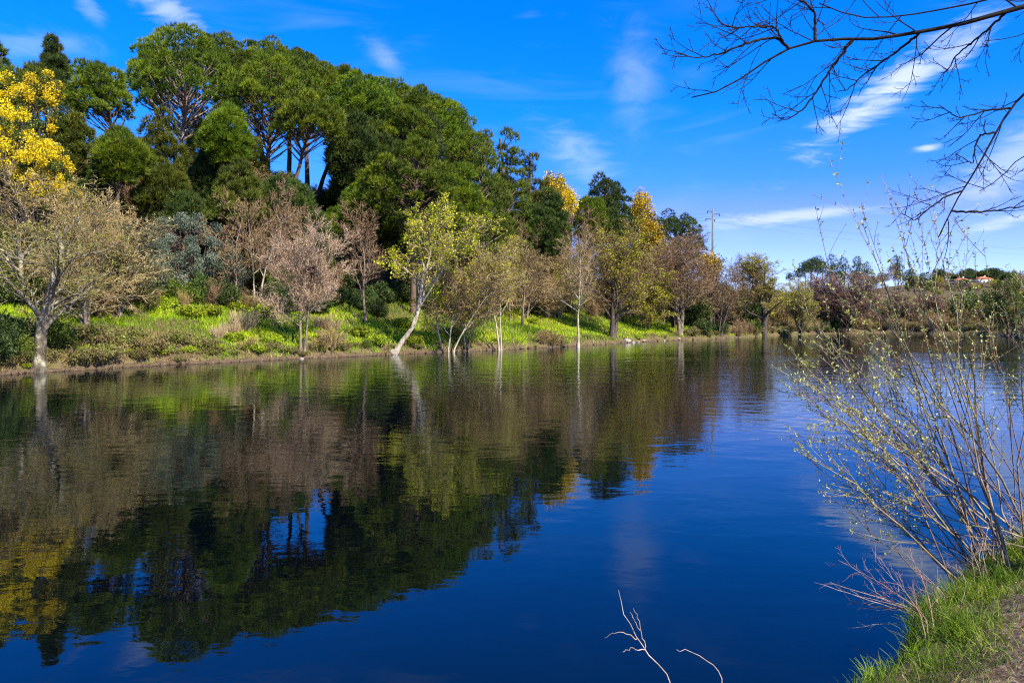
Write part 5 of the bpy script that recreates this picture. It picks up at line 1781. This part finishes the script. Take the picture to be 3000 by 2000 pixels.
for j in range(26):
    px = rs2.uniform(2760, 3060)
    py = np.interp(px, [2760, 2890, 3000, 3060], [1800, 1690, 1620, 1600]) + rs2.uniform(-10, 25)
    px, py, y0 = on_bank(px, py)
    stalk('dead_twig', 'thin dead twig standing among the foot of the willow bush', [[(px, py, y0), (px + rs2.normal(0, 25), py - rs2.uniform(50, 90), y0), (px + rs2.normal(-15, 45), py - rs2.uniform(100, 190), y0 + rs2.normal(0, 0.1))]], 0.004, rs2.choice(['dead_dark', 'dead_stalk']), 5, 60 + j, group='dead twigs under the willow bush', cat='dead twig', sublen=0.35)

# ------------------------------------------------------------------ bare tree whose limbs hang into the picture
tb = np.array([7.3, 4.2, 0.0])
tb[2] = zat(tb[0], tb[1])
tree_t = thing('overhanging_tree', 'bare dark tree on the near bank with limbs hanging over the river', 'tree', tuple(tb))
rt = np.random.default_rng(7)
K = 10
TP = np.stack([tb[0] + np.array([0, 0.02, 0.0, -0.05, -0.1, -0.12, -0.1, -0.02, 0.1, 0.2]), tb[1] + np.linspace(0, 0.5, K), tb[2] + np.linspace(-0.4, 7.5, K)], -1)
g = Geo()
tubes(g, (TP - tb)[None], (np.array([0.30, 0.24, 0.22, 0.20, 0.18, 0.16, 0.14, 0.11, 0.08, 0.04]))[None], 10)
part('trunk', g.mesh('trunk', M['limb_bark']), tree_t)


LIMBS = []


def limb(pts, r0, r1, n1, n2, len1, seed, start=None, droop=-0.05, curl=0.16, n3=3, t0=0.05):
    rng = np.random.default_rng(seed)
    ctrl = [np.array((ray_xy(a, c), c, ray_z(b, c))) for a, b, c in pts]
    if start is not None:
        ctrl = [np.array(start)] + ctrl
    elif LIMBS:
        allp = np.concatenate(LIMBS)
        ctrl[0] = allp[np.argmin(np.linalg.norm(allp - ctrl[0], axis=1))]   # grow from the limb it belongs to
    ctrl = np.array(ctrl)
    K = 34
    cum = np.concatenate([[0], np.cumsum(np.linalg.norm(np.diff(ctrl, axis=0), axis=1))])
    tt = np.linspace(0, cum[-1], K)
    P = np.stack([np.interp(tt, cum, ctrl[:, c]) for c in range(3)], -1)
    for _ in range(2):
        P[1:-1] = 0.25 * P[:-2] + 0.5 * P[1:-1] + 0.25 * P[2:]
    P[1:-1] += rng.normal(0, 0.003, (K - 2, 3))
    LIMBS.append(np.concatenate([P[:-1] + (P[1:] - P[:-1]) * f for f in (0, 0.33, 0.66)]))
    g = Geo()
    tubes(g, (P - tb)[None], (r1 + (r0 - r1) * np.linspace(1, 0, K) ** 1.15)[None], 8, cap=True)
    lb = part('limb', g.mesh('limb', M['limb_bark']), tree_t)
    g = Geo()
    P1, R1, L1 = branch_out(P[None], np.array([r0]), np.array([len1]), n1, t0, 0.99, 46, 1.0, 10, rng, 0.055, droop, 0.0, curl=curl, rmul=0.28, shrink=0.35)
    P2, R2, L2 = branch_out(P1, R1, L1, n2, 0.12, 0.95, 40, 0.55, 8, rng, 0.06, droop, 0.0, curl=curl)
    P3, R3, L3 = branch_out(P2, R2, L2, n3, 0.2, 0.95, 40, 0.45, 6, rng, 0.06, 0.0, 0.0, curl=curl)
    tubes(g, P1 - tb, taper(np.clip(R1, 0.0036, 0.008), 10, 0.38), 5)
    tubes(g, P2 - tb, taper(np.clip(R2, 0.0025, 0.0036), 8, 0.6), 3)
    tubes(g, P3 - tb, taper(np.full(len(P3), 0.0020), 6, 0.7), 3)
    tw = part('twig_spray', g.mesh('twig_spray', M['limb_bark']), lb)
    tw['kind'] = 'stuff'


J = (TP[6], TP[7], TP[5])
limb([(3000, 18, 4.8), (2843, 67, 4.9), (2709, 89, 5.0), (2597, 116, 5.0), (2486, 125, 5.05), (2432, 109, 5.1), (2374, 107, 5.1), (2307, 123, 5.1), (2271, 152, 5.1), (2218, 205, 5.15), (2146, 254, 5.2), (2062, 301, 5.2), (2026, 286, 5.2)], 0.046, 0.004, 24, 3, 0.62, 1, start=TP[6])
limb([(2307, 123, 5.1), (2280, 109, 5.1), (2209, 120, 5.05), (2129, 152, 5.0), (2053, 172, 5.0), (1977, 156, 5.0)], 0.011, 0.003, 9, 3, 0.42, 2)
limb([(2508, 127, 5.05), (2441, 192, 5.1), (2423, 223, 5.1), (2370, 303, 5.15), (2307, 355, 5.2), (2262, 332, 5.2)], 0.011, 0.003, 9, 3, 0.40, 3)
limb([(2687, 93, 5.0), (2620, 156, 5.1), (2530, 219, 5.15), (2486, 263, 5.2), (2454, 268, 5.2)], 0.010, 0.003, 9, 3, 0.38, 4)
limb([(2945, 40, 4.85), (2865, 112, 5.0), (2798, 165, 5.1), (2776, 210, 5.2), (2755, 215, 5.2)], 0.009, 0.003, 7, 3, 0.35, 5)
limb([(3060, -40, 4.9), (2865, 6, 5.2), (2709, 36, 5.3), (2620, 58, 5.35), (2500, 55, 5.4), (2440, 40, 5.4), (2400, 10, 5.4)], 0.020, 0.004, 20, 4, 0.62, 6, start=TP[7])
limb([(2374, 107, 5.1), (2388, 70, 5.1), (2390, 40, 5.1), (2360, 8, 5.1), (2300, -30, 5.1)], 0.012, 0.004, 12, 3, 0.5, 7)
limb([(2307, 120, 5.1), (2270, 80, 5.05), (2200, 78, 5.0), (2150, 85, 5.0), (2100, 62, 5.0)], 0.008, 0.003, 10, 3, 0.42, 8)
limb([(3000, 250, 5.3), (2954, 321, 5.3), (2919, 388, 5.3), (2878, 473, 5.3), (2825, 553, 5.35), (2785, 612, 5.35), (2767, 647, 5.35), (2749, 696, 5.4)], 0.026, 0.004, 16, 3, 0.70, 9, start=TP[6], droop=-0.03, t0=0.25)
limb([(2954, 321, 5.3), (2900, 322, 5.3), (2850, 335, 5.3), (2808, 345, 5.3), (2750, 308, 5.3)], 0.008, 0.003, 7, 3, 0.32, 10)
limb([(2825, 553, 5.35), (2770, 575, 5.35), (2710, 620, 5.35), (2680, 648, 5.35), (2642, 625, 5.35)], 0.007, 0.003, 6, 2, 0.30, 11)
limb([(2785, 612, 5.35), (2850, 622, 5.3), (2900, 618, 5.3), (3000, 604, 5.2), (3080, 600, 5.1)], 0.008, 0.003, 6, 2, 0.35, 12)
limb([(3050, 60, 5.6), (3010, 110, 5.7), (2970, 118, 5.7), (2890, 120, 5.7)], 0.012, 0.003, 9, 3, 0.4, 13, start=TP[6])
limb([(3060, 430, 5.6), (3000, 440, 5.7), (2960, 480, 5.7), (2930, 540, 5.7), (2870, 560, 5.7)], 0.012, 0.003, 9, 3, 0.45, 14, start=TP[5])
limb([(2919, 388, 5.3), (2870, 395, 5.3), (2855, 430, 5.3), (2850, 480, 5.3), (2800, 450, 5.3)], 0.008, 0.003, 6, 3, 0.32, 15)
